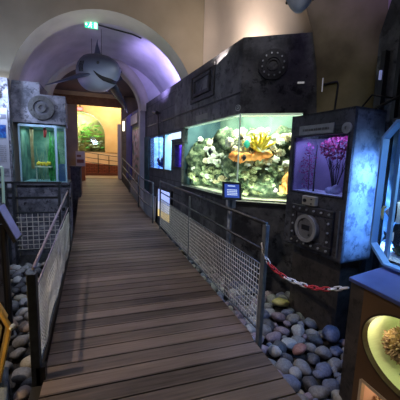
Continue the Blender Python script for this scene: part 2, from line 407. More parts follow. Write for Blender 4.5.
# ================================================================== THINGS
def part(mb,name,mt,parent,label=None,**k):
    o=mb.build(name,mt,parent,**k)
    if label: o['label']=label
    return o
def thing_mesh(mb,name,mt,label,cat,group=None,**k):
    return tag(mb.build(name,mt,None,**k),label,cat,group)
def light(kind,name,loc,energy,color,size=.5,sizey=None,target=None,spot=None,blend=.5):
    d=bpy.data.lights.new(name,kind); d.energy=energy; d.color=color
    if kind=='AREA':
        d.size=size
        if sizey: d.shape='RECTANGLE'; d.size_y=sizey
    elif kind in('POINT','SPOT'): d.shadow_soft_size=size
    if kind=='SPOT': d.spot_size=math.radians(spot); d.spot_blend=blend
    o=bpy.data.objects.new(name,d); col.objects.link(o); o.location=loc
    if target is not None: o.rotation_euler=(Vector(target)-Vector(loc)).to_track_quat('-Z','Y').to_euler()
    return o

# ------------------------------------------------------------------ railings
def lattice(mb,A,B,z0,z1,cell,r,sagamp=.0,nz_=None):
    """A,B ground points; vertical and horizontal wires, a little uneven"""
    A,B=Vector(A),Vector(B); L=(B-A).length; n=int(L/cell); nrm=(B-A).normalized().cross(V(0,0,1))
    k=nz_ or int((z1-z0)/cell)
    def P(s,t):
        p=A.lerp(B,s); z=z0+(z1-z0)*t
        w=noise.noise(V(s*9,t*3,1.3))*sagamp
        return V(p.x,p.y,p.z+z)+nrm*w
    for i in range(n+1):
        mb.tube([P(i/n,j/4) for j in range(5)],r,4)
    for j in range(k+1):
        mb.tube([P(i/16,j/k) for i in range(17)],r,4)
RA,RB=V(1.275,2.05,0),V(1.125,6.15,0)
t=thing('railing','grey steel handrail with wire mesh along right edge of boardwalk','railing',(1.275,2.05,0))
def rp(s,z): p=RA.lerp(RB,s); return V(p.x,p.y,z)
def post(s,z0,z1,w=.022,name='post',mt=None):
    m=MB(); p=rp(s,0); m.box((-w*.7,-w*1.2,z0),(w*.7,w*1.2,z1),at=(p.x,p.y,0)); return part(m,name,mt or M['rail'],t,bevel=.003)
post(0,-.26,1.03,.024); post(.5,-.26,1.0,.016); post(1,-.26,1.06,.02)
m=MB(); m.tube([rp(0,1.035),rp(1,1.065)],.019,8); part(m,'top_rail',M['rail_dark'],t,smooth=True)
m=MB(); m.tube([rp(0,.80),rp(1,.83)],.013,8); part(m,'middle_rail',M['rail_dark'],t,smooth=True)
m=MB(); m.tube([rp(.012,.065),rp(1,.085)],.011,8); part(m,'bottom_rail',M['rail'],t,smooth=True)
m=MB(); m.tube([rp(.012,.665),rp(1,.69)],.007,6); part(m,'mesh_bar',M['rail'],t,smooth=True)
m=MB(); lattice(m,rp(.012,0),rp(1,0.02),.07,.665,.046,.0040,.012); part(m,'wire_mesh',M['mesh'],t)
# further railing up the ramp
RC,RD=V(1.06,6.75,0),V(.66,12.4,0)
t2=thing('railing','dark tube railing on right side of the ramp toward the lit arch','railing',RC)
def rq(s,z): p=RC.lerp(RD,s); return V(p.x,p.y,ramp(p.y)+z)
for s in (0,.34,.67,1):
    m=MB(); m.tube([rq(s,-.05),rq(s,.98)],.02,8); part(m,'post',M['rail'],t2,smooth=True)
for nm,z in (('top_rail',.98),('middle_rail',.66),('bottom_rail',.36)):
    m=MB(); m.tube([rq(i/10,z) for i in range(11)],.016,8); part(m,nm,M['rail'],t2,smooth=True)
# left railing
LA,LB=V(-.475,2.05,0),V(-.60,5.12,0)
t3=thing('railing','low dark-posted railing with white cord net on left of boardwalk','railing',LA)
def lp(s,z): p=LA.lerp(LB,s); return V(p.x,p.y,z)
m=MB(); m.box((-.028,-.03,-.26),(.028,.03,.775),at=(-.475,2.05,0)); part(m,'post',M['rail_dark'],t3,bevel=.004)
m=MB(); m.box((-.02,-.02,-.26),(.02,.02,1.02),at=(-.60,5.12,0)); part(m,'post',M['rail_dark'],t3,bevel=.003)
m=MB(); m.box((-.028,-.03,-.26),(.028,.03,.1),at=(-.445,2.05,0)); part(m,'foot_plate',M['black'],t3)
m=MB(); d=(LB-LA).normalized()
m.tube([lp(.02,.785),lp(1,.98)],.013,8); part(m,'top_rail',M['rail_l'],t3,smooth=True,label='handrail with purple light in its colour')
m=MB(); m.tube([lp(.02,.615),lp(1,.70)],.008,6); part(m,'middle_rail',M['rail_l'],t3,smooth=True)
m=MB(); m.tube([lp(.02,.03),lp(1,.05)],.008,6); part(m,'bottom_rail',M['rail'],t3,smooth=True)
m=MB(); lattice(m,lp(.03,0),lp(1,0),.03,.62,.036,.0042,.02,18); part(m,'cord_net',M['net'],t3)
# cross railing in front of the left tank
t4=thing('railing','dark railing with square wire grid in front of the left tank stand','railing',(-1.1,5.2,-.2))
for x in (-1.50,-1.40,-.74):
    m=MB(); m.box((-.018,-.018,-.26),(.018,.018,1.1),at=(x,5.2,0)); part(m,'post',M['rail_dark'],t4)
m=MB(); m.box((-1.58,5.17,1.09),(-.70,5.24,1.12)); part(m,'top_rail',M['black'],t4)
m=MB(); m.box((-1.5,5.185,.84),(-.74,5.215,.875)); part(m,'middle_rail',M['black'],t4)
m=MB(); m.box((-1.4,5.185,-.02),(-.74,5.215,.0)); part(m,'bottom_rail',M['rail_dark'],t4)
m=MB(); m.box((-1.4,5.185,.6),(-.74,5.215,.62)); part(m,'mesh_bar',M['rail_dark'],t4)
m=MB(); lattice(m,V(-1.4,5.2,0),V(-.74,5.2,0),.0,.61,.075,.007,.0); part(m,'wire_grid',M['mesh'],t4)
# far railing on the brick ramp
t5=thing('railing','thin tube railing on the red brick ramp in the ochre far room','railing',(-.3,15.25,.7))
def rr(x,z): return V(x,15.2,z+(.62 if True else 0))
for x in (-1.25,-.35,.16,.95):
    m=MB(); m.tube([V(x,15.2,.74),V(x,15.2,1.66-.11*x)],.02,6); part(m,'post',M['black'],t5)
for nm,dz in (('top_rail',0),('middle_rail',-.24),('bottom_rail',-.46)):
    m=MB(); m.tube([V(-1.6,15.2,1.83+dz),V(.16,15.2,1.62+dz),V(1.1,15.2,1.55+dz)],.018,6); part(m,nm,M['black'],t5)

# ------------------------------------------------------------------ chain
cp=[V(1.255,2.06,.86),V(1.29,2.01,.715),V(1.36,1.885,.635),V(1.44,1.755,.612),V(1.52,1.62,.625),V(1.605,1.475,.69)]
def catm(pts,n):
    out=[]
    for i in range(len(pts)-1):
        p0,p1,p2,p3=pts[max(i-1,0)],pts[i],pts[i+1],pts[min(i+2,len(pts)-1)]
        for j in range(n):
            t_=j/n; out.append(.5*((2*p1)+(-p0+p2)*t_+(2*p0-5*p1+4*p2-p3)*t_*t_+(-p0+3*p1-3*p2+p3)*t_**3))
    return out+[pts[-1]]
cps=catm(cp,40); acc=[0]
for i in range(1,len(cps)): acc.append(acc[-1]+(cps[i]-cps[i-1]).length)
def along(s):
    for i in range(1,len(acc)):
        if acc[i]>=s: return cps[i-1].lerp(cps[i],(s-acc[i-1])/max(1e-9,acc[i]-acc[i-1]))
    return cps[-1]
ch=thing('barrier_chain','red and white plastic chain hung from the railing post','chain',cp[0])
LNK=.060; step=.043; nl=int(acc[-1]/step)
for i in range(nl):
    a=along(i*step); b=along(i*step+step); c=(a+b)/2; tx=(b-a).normalized()
    up=V(0,0,1) if i%2 else tx.cross(V(0,0,1)).normalized()
    up=(up-tx*up.dot(tx)).normalized()
    pts=[]
    for k in range(14):
        an=2*PI*k/14; ex=.5*LNK-.015
        pts.append(c+tx*(math.copysign(ex,math.cos(an))*(1 if abs(math.cos(an))>.01 else 0)+.015*math.cos(an))+up*(.014*math.sin(an)))
    m=MB(); m.tube(pts,.0058,6,closed=True)
    white=(i//4)%2==0
    part(m,'link',M['white_plastic'] if white else M['red_plastic'],ch,label='white plastic link' if white else 'red plastic link',smooth=True)

# ------------------------------------------------------------------ facade fittings
def bolts(parent,mt,c,nrm,r,n,rb=.011,h=.014,ph=0):
    c=Vector(c); nrm=Vector(nrm).normalized(); a=nrm.orthogonal().normalized(); b=nrm.cross(a)
    for k in range(n):
        an=2*PI*k/n+ph; mb=MB(); mb.disc(c+a*(r*math.cos(an))+b*(r*math.sin(an)),nrm,0,rb,h,8); part(mb,'bolt',mt,parent)
RN=V(-.5415,-.8407,0); LN=V(-.994,-.1094,0)
DK=steel('ring_steel',(.014,.014,.018),(.05,.05,.058),(.008,.008,.01),7)
c=rf(.39,.002,2.765); t=thing('porthole_ring','round dark bolted porthole ring on hull wall above big aquarium','porthole',c)
m=MB(); m.disc(c,RN,.085,.185,.035,40); part(m,'ring',DK,t)
m=MB(); m.disc(c,RN,0,.085,.012,30); part(m,'cover',M['facade'],t)
bolts(t,M['silver'],c+RN*.035,RN,.135,12)
m=MB(); m.disc(c+RN*.012,RN,.055,.075,.02,30); part(m,'inner_rim',DK,t)
m=MB(LF); 
t=thing('hatch_frame','rounded square dark hatch frame on hull wall above aquarium','hatch',lf(1.2,.0,2.8))
def sqring(mb,u0,u1,z0,z1,w,n0,n1):
    mb.box((u0,n0,z0),(u1,n1,z0+w)).box((u0,n0,z1-w),(u1,n1,z1)).box((u0,n0,z0+w),(u0+w,n1,z1-w)).box((u1-w,n0,z0+w),(u1,n1,z1-w))
sqring(m,.76,1.70,2.55,3.05,.07,.0,.03); part(m,'outer_frame',DK,t,bevel=.01)
m=MB(LF); sqring(m,.90,1.55,2.64,2.96,.06,.0,.045); part(m,'inner_frame',DK,t,bevel=.01)
m=MB(LF); m.box((.96,0,2.70),(1.49,.02,2.90)); part(m,'cover',M['facade'],t)
c=lf(.03,.004,2.25); t=thing('round_badge','small round grey badge on corner above the big aquarium','badge',c)
BN=(RN+LN).normalized(); c=c+BN*.0
m=MB(); m.disc(c,BN,0,.04,.02,24); part(m,'disc',M['brass'],t); m=MB(); m.disc(c+BN*.02,BN,.02,.03,.004,20); m.disc(c+BN*.02,BN,0,.009,.004,12); part(m,'emblem',M['black'],t)
m=MB(LF); m.box((.96,.0,2.225),(1.44,.015,2.315)); t=thing_mesh(m,'name_plate',mat('dim_name_plate',(.16,.16,.155),.6,noise_=(.20,.20,.19)),'blank grey name plate above left half of big aquarium','plate',bevel=.003)
m=MB(RF); m.box((.70,.0,2.53),(.78,.012,2.55)); thing_mesh(m,'wall_slot_light',mat('pale_slot',(.6,.6,.6),.5,estr=.4),'small pale slot on hull wall beside the plaster pier','slot')
m=MB(RF); 
m.tube([V(1.0,.035,2.50),V(1.08,.035,2.52),V(1.15,.035,2.53),V(1.165,.035,2.50),V(1.15,.035,2.2),V(1.14,.035,2.05)],.012,8)
thing_mesh(m,'cable_conduit',M['black'],'thin black conduit bent down the olive plaster pier','conduit',smooth=True)
m=MB(RF); m.box((.985,.02,2.42),(.995,.03,2.58)); thing_mesh(m,'wall_lamp',mat('pale_tube',(.7,.7,.7),.4,estr=.15,emit=(.85,.85,1)),'slim pale lamp on left edge of plaster pier','lamp')
m=MB(); m.box((2.665,2.335,2.42),(2.69,2.35,2.51)); thing_mesh(m,'wall_lamp',mat('blue_tube',(.5,.55,.9),.4,estr=.25,emit=(.45,.5,1)),'slim bluish lamp on right edge of plaster pier','lamp')
m=MB(); m.tube([V(2.42,2.3,1.95),V(2.5,2.2,2.1),V(2.62,2.05,2.2),V(2.68,1.95,2.45)],.014,8); m.tube([V(2.5,2.45,2.05),V(2.55,2.3,2.25),V(2.66,2.15,2.2)],.01,8)
thing_mesh(m,'cable',M['black'],'black cable looping down wall behind the octagonal tank','cable',smooth=True)
# camera fixture on far facade
c=lf(3.7,.0,2.67); t=thing('spot_fixture','black spotlight on bracket on block panelling above the small windows','spotlight',c)
m=MB(LF); m.box((3.69,0,2.64),(3.73,.10,2.68)); part(m,'bracket',M['black'],t)
m=MB(LF); m.tube([V(3.85,.12,2.70),V(3.55,.12,2.64)],.045,10); part(m,'lamp_body',M['black'],t)
m=MB(LF); m.tube([V(3.71,.05,2.64),V(3.70,.02,2.1),V(3.69,.015,1.3)],.012,6); part(m,'cable',M['black'],t)

# ------------------------------------------------------------------ big corner aquarium
D_=.85
bis=(LN+RN).normalized(); kc=D_/bis.dot(LN)
BC=P0-bis*kc
AQ=thing('corner_aquarium','large brightly lit corner aquarium with coral reef set in hull wall','aquarium',(P0.x,P0.y,1.04))
ZB,ZT=1.03,2.50
bl=lf(2.12,-D_,0); br=rf(.80,-D_,0)
fl=lf(2.12,-.05,0); fr=rf(.80,-.05,0)
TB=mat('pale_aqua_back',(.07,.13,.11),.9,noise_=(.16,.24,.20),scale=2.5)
TBL=mat('water_haze_side',(.03,.07,.10),.9,noise_=(.07,.14,.17),scale=3)  # bluish water haze at the tank end put into the panel colour
def wallq(mb,a,b,z0,z1): mb._add([V(a.x,a.y,z0),V(b.x,b.y,z0),V(b.x,b.y,z1),V(a.x,a.y,z1)],[(0,1,2,3)])
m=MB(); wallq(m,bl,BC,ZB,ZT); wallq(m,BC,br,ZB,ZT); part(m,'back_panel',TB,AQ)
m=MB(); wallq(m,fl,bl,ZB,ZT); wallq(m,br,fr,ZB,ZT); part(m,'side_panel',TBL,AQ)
m=MB(); m._add([V(p.x,p.y,ZB) for p in (fl,P0,fr,br,BC,bl)],[(0,1,2,3,4,5)]); part(m,'tank_floor',mat('reef_sand',(.35,.38,.27),.95,noise_=(.5,.5,.38),scale=20),AQ)
m=MB(); m._add([V(p.x,p.y,ZT) for p in (fl,P0,fr,br,BC,bl)],[(0,1,2,3,4,5)]); part(m,'lid',M['black'],AQ)
m=MB(LF); m.box((.02,-.03,1.03),(2.12,-.018,2.19)); part(m,'glass_pane',M['pane'],AQ)
m=MB(RF); m.box((.0,-.03,1.0),(.80,-.018,2.19)); part(m,'glass_pane',M['pane'],AQ)
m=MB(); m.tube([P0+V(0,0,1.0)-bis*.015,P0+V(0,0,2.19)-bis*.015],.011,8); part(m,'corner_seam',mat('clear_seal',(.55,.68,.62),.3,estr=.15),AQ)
m=MB(LF); m.box((.0,-.028,1.0),(2.09,.006,1.035)); part(m,'sill_strip',mat('pale_sill',(.62,.66,.55),.5),AQ)
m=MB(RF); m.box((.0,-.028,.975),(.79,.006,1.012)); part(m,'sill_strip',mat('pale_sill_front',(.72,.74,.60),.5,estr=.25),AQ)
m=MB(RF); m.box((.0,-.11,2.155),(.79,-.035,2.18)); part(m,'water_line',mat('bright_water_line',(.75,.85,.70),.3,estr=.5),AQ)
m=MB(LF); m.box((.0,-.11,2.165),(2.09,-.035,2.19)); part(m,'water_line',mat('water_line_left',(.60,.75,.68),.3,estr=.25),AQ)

coral_c={'white':((.72,.72,.62),(.95,.93,.86)),'cream':((.60,.52,.33),(.88,.80,.60)),'pale green':((.36,.45,.26),(.66,.72,.48)),
 'dark green':((.05,.10,.05),(.30,.40,.22)),'olive':((.12,.15,.06),(.46,.48,.26)),'tan':((.34,.27,.15),(.58,.48,.30)),'orange':((.75,.24,.05),(.95,.42,.12)),'yellow':((.55,.38,.02),(.85,.66,.08)),'mauve':((.36,.25,.36),(.62,.48,.60))}
CM={k:mat(k.replace(' ','_')+'_coral',v[0],.9,noise_=v[1],scale=3.2,bump=.8,mid=(.40,.58)) for k,v in coral_c.items()}
def lump_mesh(seed,n=34):
    m=MB(); rnd=random.Random(seed)
    m.blob((0,0,0),(.78,.68,.66),seed,.9,3.2,3)
    for i in range(n):
        d=V(rnd.uniform(-1,1),rnd.uniform(-1,1),rnd.uniform(-.3,1)).normalized()
        m.blob(V(d.x*.72,d.y*.62,d.z*.65),rnd.uniform(.09,.27),seed*7+i,.8,3.4,2)
    return m
def branch_mesh(seed,n=22):
    m=MB(); rnd=random.Random(seed)
    for i in range(n):
        d=V(rnd.uniform(-1,1),rnd.uniform(-.7,.7),rnd.uniform(.15,1)).normalized(); p=V(0,0,-.5); pts=[p]; 
        for k in range(4):
            d=(d+V(rnd.uniform(-.3,.3),rnd.uniform(-.3,.3),rnd.uniform(-.1,.3))).normalized(); p=p+d*rnd.uniform(.28,.42); pts.append(p)
        m.tube(pts,[.13,.11,.10,.09,.06],7)
        q=pts[2]; e=(d+V(rnd.uniform(-.8,.8),rnd.uniform(-.5,.5),.3)).normalized()
        m.tube([q,q+e*.25,q+e*.45],[.09,.08,.05],7)
    return m
def frond_mesh(seed,n=26):
    m=MB(); rnd=random.Random(seed)
    for i in range(n):
        a=rnd.uniform(0,2*PI); d=V(math.cos(a)*.8,math.sin(a)*.6,rnd.uniform(.3,1.2)).normalized(); p=V(rnd.uniform(-.3,.3),rnd.uniform(-.3,.3),-.5); pts=[p]
        for k in range(5): d=(d+V(0,0,-.18)).normalized(); p=p+d*.28; pts.append(p)
        m.tube(pts,[.05,.08,.09,.08,.05,.01],5,flat=.35)
    return m
protos={}
for k,(fn,ns) in {'lump':(lump_mesh,5),'branch':(branch_mesh,3),'frond':(frond_mesh,3)}.items():
    protos[k]=[]
    for s in range(ns):
        o=fn(s+1).build(k+'_source',CM['white'],smooth=True); protos[k].append(o.data); bpy.data.objects.remove(o)
def put(meshlist,name,loc,scale,mt,label,cat,group,rz=None,tilt=.3,rnd=random):
    me=rnd.choice(meshlist); o=bpy.data.objects.new(name,me); col.objects.link(o)
    o.location=loc; o.scale=scale if isinstance(scale,(tuple,list)) else (scale,)*3
    o.rotation_euler=(rnd.uniform(-tilt,tilt),rnd.uniform(-tilt,tilt),rnd.uniform(0,6.28) if rz is None else rz)
    o.material_slots[0].link='OBJECT'; o.material_slots[0].material=mt
    return tag(o,label,cat,group)

# one rock mass carries the reef
ROCK=mat('reef_rock',(.015,.03,.018),.95,noise_=[(.06,.09,.05),(.22,.25,.15)],scale=12,bump=.9)
m=MB()
rk=random.Random(3)
for i in range(26):
    u=rk.uniform(.1,1.95); h=rk.uniform(.10,.26)
    m.blob(lf(u,-.58-rk.uniform(0,.2),1.06+h*.8),(.24,.2,h),i,.5,2.4,3)
for i in range(14):
    u=rk.uniform(-.1,.70); h=rk.uniform(.10,.26)
    m.blob(rf(u,-.58-rk.uniform(0,.2),1.05+h*.8),(.2,.18,h),50+i,.5,2.4,3)
for i in range(26):
    u=rk.uniform(.0,1.55); m.blob(lf(u,-.72,rk.uniform(1.3,1.55+.35*(1-abs(u-.7)))),(.2,.12,.2),90+i,.5,2.4,3)
for i in range(14):
    u=rk.uniform(-.3,.75); m.blob(rf(u,-.72,rk.uniform(1.3,1.9)),(.19,.12,.2),130+i,.5,2.4,3)
for i in range(34):
    n_=-.22-.6*((i*.618)%1); m.blob(lf(2.0,n_,rk.uniform(1.12,1.86)),(.16,.14,.17),170+i,.5,2.4,3)
thing_mesh(m,'reef_rock',ROCK,'dark mossy rock mass carrying the corals inside the corner aquarium','rock',smooth=True)

reef_pts=[]
def coral(side,u,n,z,size,colr,kind='lump',flat=1.,zone=None):
    p=(lf if side=='L' else rf)(u,n,z)
    if any((p-q).length<.74*(size+w) for q,w in reef_pts): return
    reef_pts.append((p,size))
    shp={'lump':'knobbly','branch':'branching','frond':'leafy'}[kind]
    if zone is None:
        zone=('left pane' if side=='L' else 'right pane')+(', upper reef' if z>1.62 else ', mid reef' if z>1.36 else ', low on the reef')
    put(protos[kind],'coral',p,(size*1.1,size*.9,size*flat),CM[colr],f'{colr} {shp} coral behind the {zone}','coral',f'{colr} {shp} corals, {zone}',rnd=rk)
# special growths
p=rf(.26,-.28,1.80); o=put(protos['branch'][:1],'coral',p,(.24,.15,.19),CM['yellow'],'big bright yellow branching coral in right half of corner aquarium','coral',None,tilt=.05,rnd=rk)
p=rf(-.02,-.32,1.63); m=MB(); 
for (u,z,a,b) in ((.0,1.60,.10,.07),(.10,1.62,.09,.055),(-.10,1.62,.07,.06)): m.blob(rf(u,-.32,z),(a,.07,b),int(u*50)+3,.5,3,3)
thing_mesh(m,'orange_sponge',CM['orange'],'orange lumpy sponge just right of aquarium corner seam','sponge',smooth=True)
m=MB()
for (u,z,a,b) in ((.27,1.64,.09,.065),(.37,1.66,.08,.05),(.20,1.61,.06,.05)): m.blob(rf(u,-.33,z),(a,.07,b),int(u*60)+7,.5,3,3)
thing_mesh(m,'orange_sponge',CM['orange'],'orange lumpy sponge under the yellow branching coral','sponge',smooth=True)
m=MB()
for (u,z,a,b) in ((.66,1.29,.05,.10),(.70,1.20,.05,.08),(.62,1.18,.04,.06)): m.blob(rf(u,-.25,z),(a,.05,b),int(u*60)+9,.6,3,3)
thing_mesh(m,'orange_sponge',CM['orange'],'orange sponge low at right end of corner aquarium','sponge',smooth=True)
# upper reef: whites and creams; lower reef: greens
for i in range(150):
    u=.02+1.84*((i*0.618)%1); top=2.03-.16*abs(u-.75)
    z=rk.uniform(1.52,top); coral('L',u,-.34-.2*rk.random(),z,rk.uniform(.06,.11),rk.choice(['white','white','cream','cream','white','tan','white']),'lump' if rk.random()<.8 else 'branch')
for i in range(90):
    u=.06+1.95*((i*0.618+.3)%1); z=rk.uniform(1.12,1.5)
    coral('L',u,-.30-.15*rk.random(),z,rk.uniform(.045,.08),rk.choice(['dark green','olive','dark green','pale green','olive','tan','white' if u>1.2 else 'olive']),rk.choice(['lump','lump','frond']))
for i in range(90):
    u=-.18+.93*((i*0.618)%1); z=rk.uniform(1.66,1.95)
    if .08<u<.42 and z>1.66: z=rk.uniform(1.50,1.58) if rk.random()<.4 else rk.uniform(1.92,2.0)
    coral('R',u,-.36-.18*rk.random(),z,rk.uniform(.055,.095),rk.choice(['white','cream','white','pale green','cream','tan']),'lump' if rk.random()<.8 else 'branch')
for i in range(9):
    u=.45+.3*rk.random(); z=rk.uniform(1.35,1.9)
    coral('R',u,-.36-.1*rk.random(),z,rk.uniform(.05,.08),rk.choice(['white','cream','white','tan']),'lump')
for i in range(80):
    u=-.12+.86*((i*0.618+.4)%1); z=rk.uniform(1.08,1.48)
    coral('R',u,-.26-.18*rk.random(),z,rk.uniform(.04,.075),rk.choice(['dark green','olive','dark green','pale green','olive','mauve']),rk.choice(['lump','lump','frond']))

for i in range(120):
    n_=-.12-.70*((i*.618)%1); z=rk.uniform(1.12,1.98)
    cl_=rk.choice(['white','cream','white','tan','pale green','cream']) if z>1.5 else rk.choice(['dark green','olive','pale green','dark green','white'])
    if n_>-.25 and z>1.6: continue
    coral('L',1.90+.06*rk.random(),n_,z,rk.uniform(.055,.10),cl_,'lump' if rk.random()<.75 else ('branch' if z>1.5 else 'frond'))
# ------------------------------------------------------------------ fish
def fish(name,label,cat,loc,length,height,mt,finmt,heading=0,group=None,pitch=0,tailmt=None,dorsal=.5):
    t=thing(name,label,cat,(0,0,0),group)
    m=MB(); rings=[]
    prof=[(-.5,.05),(-.42,.10),(-.3,.30),(-.12,.47),(.08,.5),(.24,.42),(.38,.24),(.46,.10),(.5,.02)]
    for x,h in prof:
        rings.append([V(x*length,math.cos(2*PI*k/12)*h*height*.30,math.sin(2*PI*k/12)*h*height) for k in range(12)])
    m.loop(rings); part(m,'body',mt,t,smooth=True)
    m=MB(); m._add([V(-.44*length,0,.05*height),V(-.72*length,0,.32*height),V(-.64*length,0,0),V(-.72*length,0,-.32*height),V(-.44*length,0,-.05*height)],[(0,1,2),(0,2,4),(4,2,3)])
    part(m,'tail_fin',tailmt or finmt,t)
    m=MB(); m._add([V(.15*length,0,.44*height),V(-.05*length,0,(.55+dorsal*.5)*height),V(-.30*length,0,(.40+dorsal)*height),V(-.40*length,0,.14*height),V(-.1*length,0,.40*height)],[(0,1,4),(1,2,4),(2,3,4)])
    part(m,'dorsal_fin',finmt,t)
    m=MB(); m._add([V(.0,0,-.44*height),V(-.22*length,0,-.72*height),V(-.38*length,0,-.16*height)],[(0,1,2)]); part(m,'belly_fin',finmt,t)
    m=MB()
    for s in (-1,1): m.blob((.36*length,s*.075*height,.06*height),(.028*length,.02*length,.028*length),1,0,1,1)
    part(m,'eye',M['black'],t)
    t.location=loc; t.rotation_euler=(0,pitch,heading); return t
FT=mat('turquoise_fish',(.02,.30,.26),.35,noise_=(.05,.5,.42)); FTY=mat('yellow_fin',(.75,.60,.05),.4)
FB=mat('deep_blue_fish',(.01,.03,.55),.35); FK=mat('black_fish',(.01,.012,.018),.4); FW=mat('white_fish',(.8,.8,.78),.4)
hR=math.atan2(DR.y,DR.x); hL=math.atan2(DL.y,DL.x)
fish('fish','turquoise oval fish swimming left of the yellow coral','fish',rf(.10,-.15,1.79),.15,.13,FT,FTY,hR+1.0,dorsal=.1)
fish('fish','blue fish with yellow tail left of aquarium corner seam','fish',lf(.42,-.14,1.62),.12,.07,FB,FB,hL,tailmt=FTY,dorsal=.1)
fish('fish','dark fish at the seam beside the orange sponge','fish',lf(.06,-.14,1.60),.11,.09,FK,FK,hL+PI,dorsal=.1)
fish('fish','small dark fish near the top of aquarium corner','fish',rf(.02,-.16,1.87),.07,.045,FK,FK,hR,dorsal=.1)
fish('fish','dark round fish between white corals behind left pane','fish',lf(1.25,-.2,1.70),.16,.13,FK,FK,hL,dorsal=.1)
for i in range(10):
    s=rk.random(); side='L' if i<6 else 'R'
    p=lf(rk.uniform(.3,1.9),-.14,rk.uniform(1.15,1.7)) if side=='L' else rf(rk.uniform(.1,.7),-.14,rk.uniform(1.15,1.55))
    fish('fish','tiny white fish drifting behind the '+('left' if side=='L' else 'right')+' pane of corner aquarium','fish',p,.055,.03,FW,FW,(hL if side=='L' else hR)+rk.choice([0,PI]),group='tiny white fish behind '+('left' if side=='L' else 'right')+' pane',dorsal=.1)

# ------------------------------------------------------------------ small windows along the far facade
def window_tank(name,label,u0,u1,z0,z1,depth,backmt,floormt,ecol,pw,cat='aquarium'):
    t=thing(name,label,cat,lf((u0+u1)/2,0,z0))
    m=MB(LF); m._add([V(u0,-depth,z0),V(u1,-depth,z0),V(u1,-depth,z1),V(u0,-depth,z1)],[(0,1,2,3)]); part(m,'back_panel',backmt,t)
    m=MB(LF); m._add([V(u0,-depth,z0),V(u0,-.02,z0),V(u0,-.02,z1),V(u0,-depth,z1)],[(0,1,2,3)]); m._add([V(u1,-depth,z0),V(u1,-.02,z0),V(u1,-.02,z1),V(u1,-depth,z1)],[(0,1,2,3)]); part(m,'side_panel',backmt,t)
    m=MB(LF); m._add([V(u0,-depth,z0),V(u1,-depth,z0),V(u1,-.02,z0),V(u0,-.02,z0)],[(0,1,2,3)]); part(m,'tank_floor',floormt,t)
    m=MB(LF); m.box((u0,-.03,z0),(u1,-.02,z1)); part(m,'glass_pane',M['pane_b'],t)
    m=MB(LF); w=.03; m.box((u0,-.02,z0-.02),(u1,.012,z0+.02)); part(m,'sill',M['black'],t)
    light('AREA',name+'_lamp',lf((u0+u1)/2,-depth*.45,z1+.1),pw,ecol,(u1-u0)*.9,depth*.6,target=lf((u0+u1)/2,-depth*.6,z0))
    return t
BW=mat('blue_white_back',(.22,.38,.95),.8,noise_=[(.40,.62,1.),(.85,.92,1.)],scale=9,emit=(.3,.5,1),estr=.35)
window_tank('window_aquarium','blue-white lit tank window nearest the teal panel on far facade',3.40,4.65,1.28,2.14,.45,BW,BW,(.55,.7,1),22)
PW=mat('pale_cyan_back',(.50,.72,.82),.8,noise_=(.80,.92,.95),scale=5,emit=(.6,.85,1),estr=.3)
window_tank('window_aquarium','narrow pale cyan lit tank window on the far facade',2.785,3.33,1.28,2.14,.4,PW,PW,(.8,.95,1),10)
VP=mat('violet_back',(.14,.06,.42),.8,noise_=(.34,.16,.75),scale=8)
window_tank('window_aquarium','small violet lit tank window left of the corner aquarium',2.14,2.60,1.37,1.86,.3,VP,VP,(.5,.3,1),5)
for i in range(7):
    u=3.5+i*.16; coralm=rk.choice(['white','white','mauve'])
    put(protos['branch'],'coral',lf(u,-.25,1.36+.25*rk.random()),(.10,.10,.16),CM[coralm],f'{coralm} branching coral in the blue-white tank window','coral',f'{coralm} corals in the blue-white tank window',rnd=rk)
put(protos['branch'],'coral',lf(3.95,-.14,1.45),(.13,.1,.2),mat('deep_blue_coral',(.01,.02,.12),.8),'dark blue branching coral at front of the blue-white tank window','coral',None,rnd=rk)
for i in range(3):
    put(protos['lump'],'coral',lf(2.92+i*.15,-.2,1.34),(.07,.07,.10),CM['white'],'white knobbly coral in the narrow cyan tank window','coral','white corals in the narrow cyan tank window',rnd=rk)
put(protos['branch'],'coral',lf(2.36,-.15,1.45),(.08,.08,.11),CM['mauve'],'mauve coral in the small violet tank window','coral',None,rnd=rk)
t=thing('lit_strip_sign','bright white lit strip above the small violet tank window','sign',lf(2.45,0,2.0))
m=MB(LF); m.box((2.13,.0,1.95),(2.76,.02,2.11)); part(m,'housing',M['black'],t)
m=MB(LF); m.box((2.15,.02,1.97),(2.74,.03,2.10)); part(m,'light_panel',mat('strip_light',(.7,.8,.95),.5,emit=(.6,.75,1),estr=1.3),t)
# low backlit information panel seen through the railing
t=thing('light_box','low backlit blue, white and yellow information panel behind railing end','sign',lf(3.1,0,.2))
m=MB(LF); m.box((2.62,.004,.08),(3.62,.06,.84)); part(m,'housing',M['black'],t)
m=MB(LF); m.box((2.68,.06,.50),(3.56,.07,.80)); part(m,'upper_panel',mat('blue_lit_panel',(.25,.4,.9),.5,noise_=(.75,.85,1),scale=7,emit=(.4,.5,1),estr=1.0),t,label='blue and white lit panel')
m=MB(LF); m.box((2.68,.06,.30),(3.56,.07,.49)); part(m,'middle_panel',mat('white_lit_panel',(.8,.82,.9),.5,emit=(.75,.8,1),estr=1.1),t,label='white lit panel')
m=MB(LF); m.box((2.68,.06,.12),(3.56,.07,.29)); part(m,'lower_panel',mat('yellow_lit_panel',(.85,.65,.2),.5,emit=(1,.72,.25),estr=1.0),t,label='yellow lit panel')
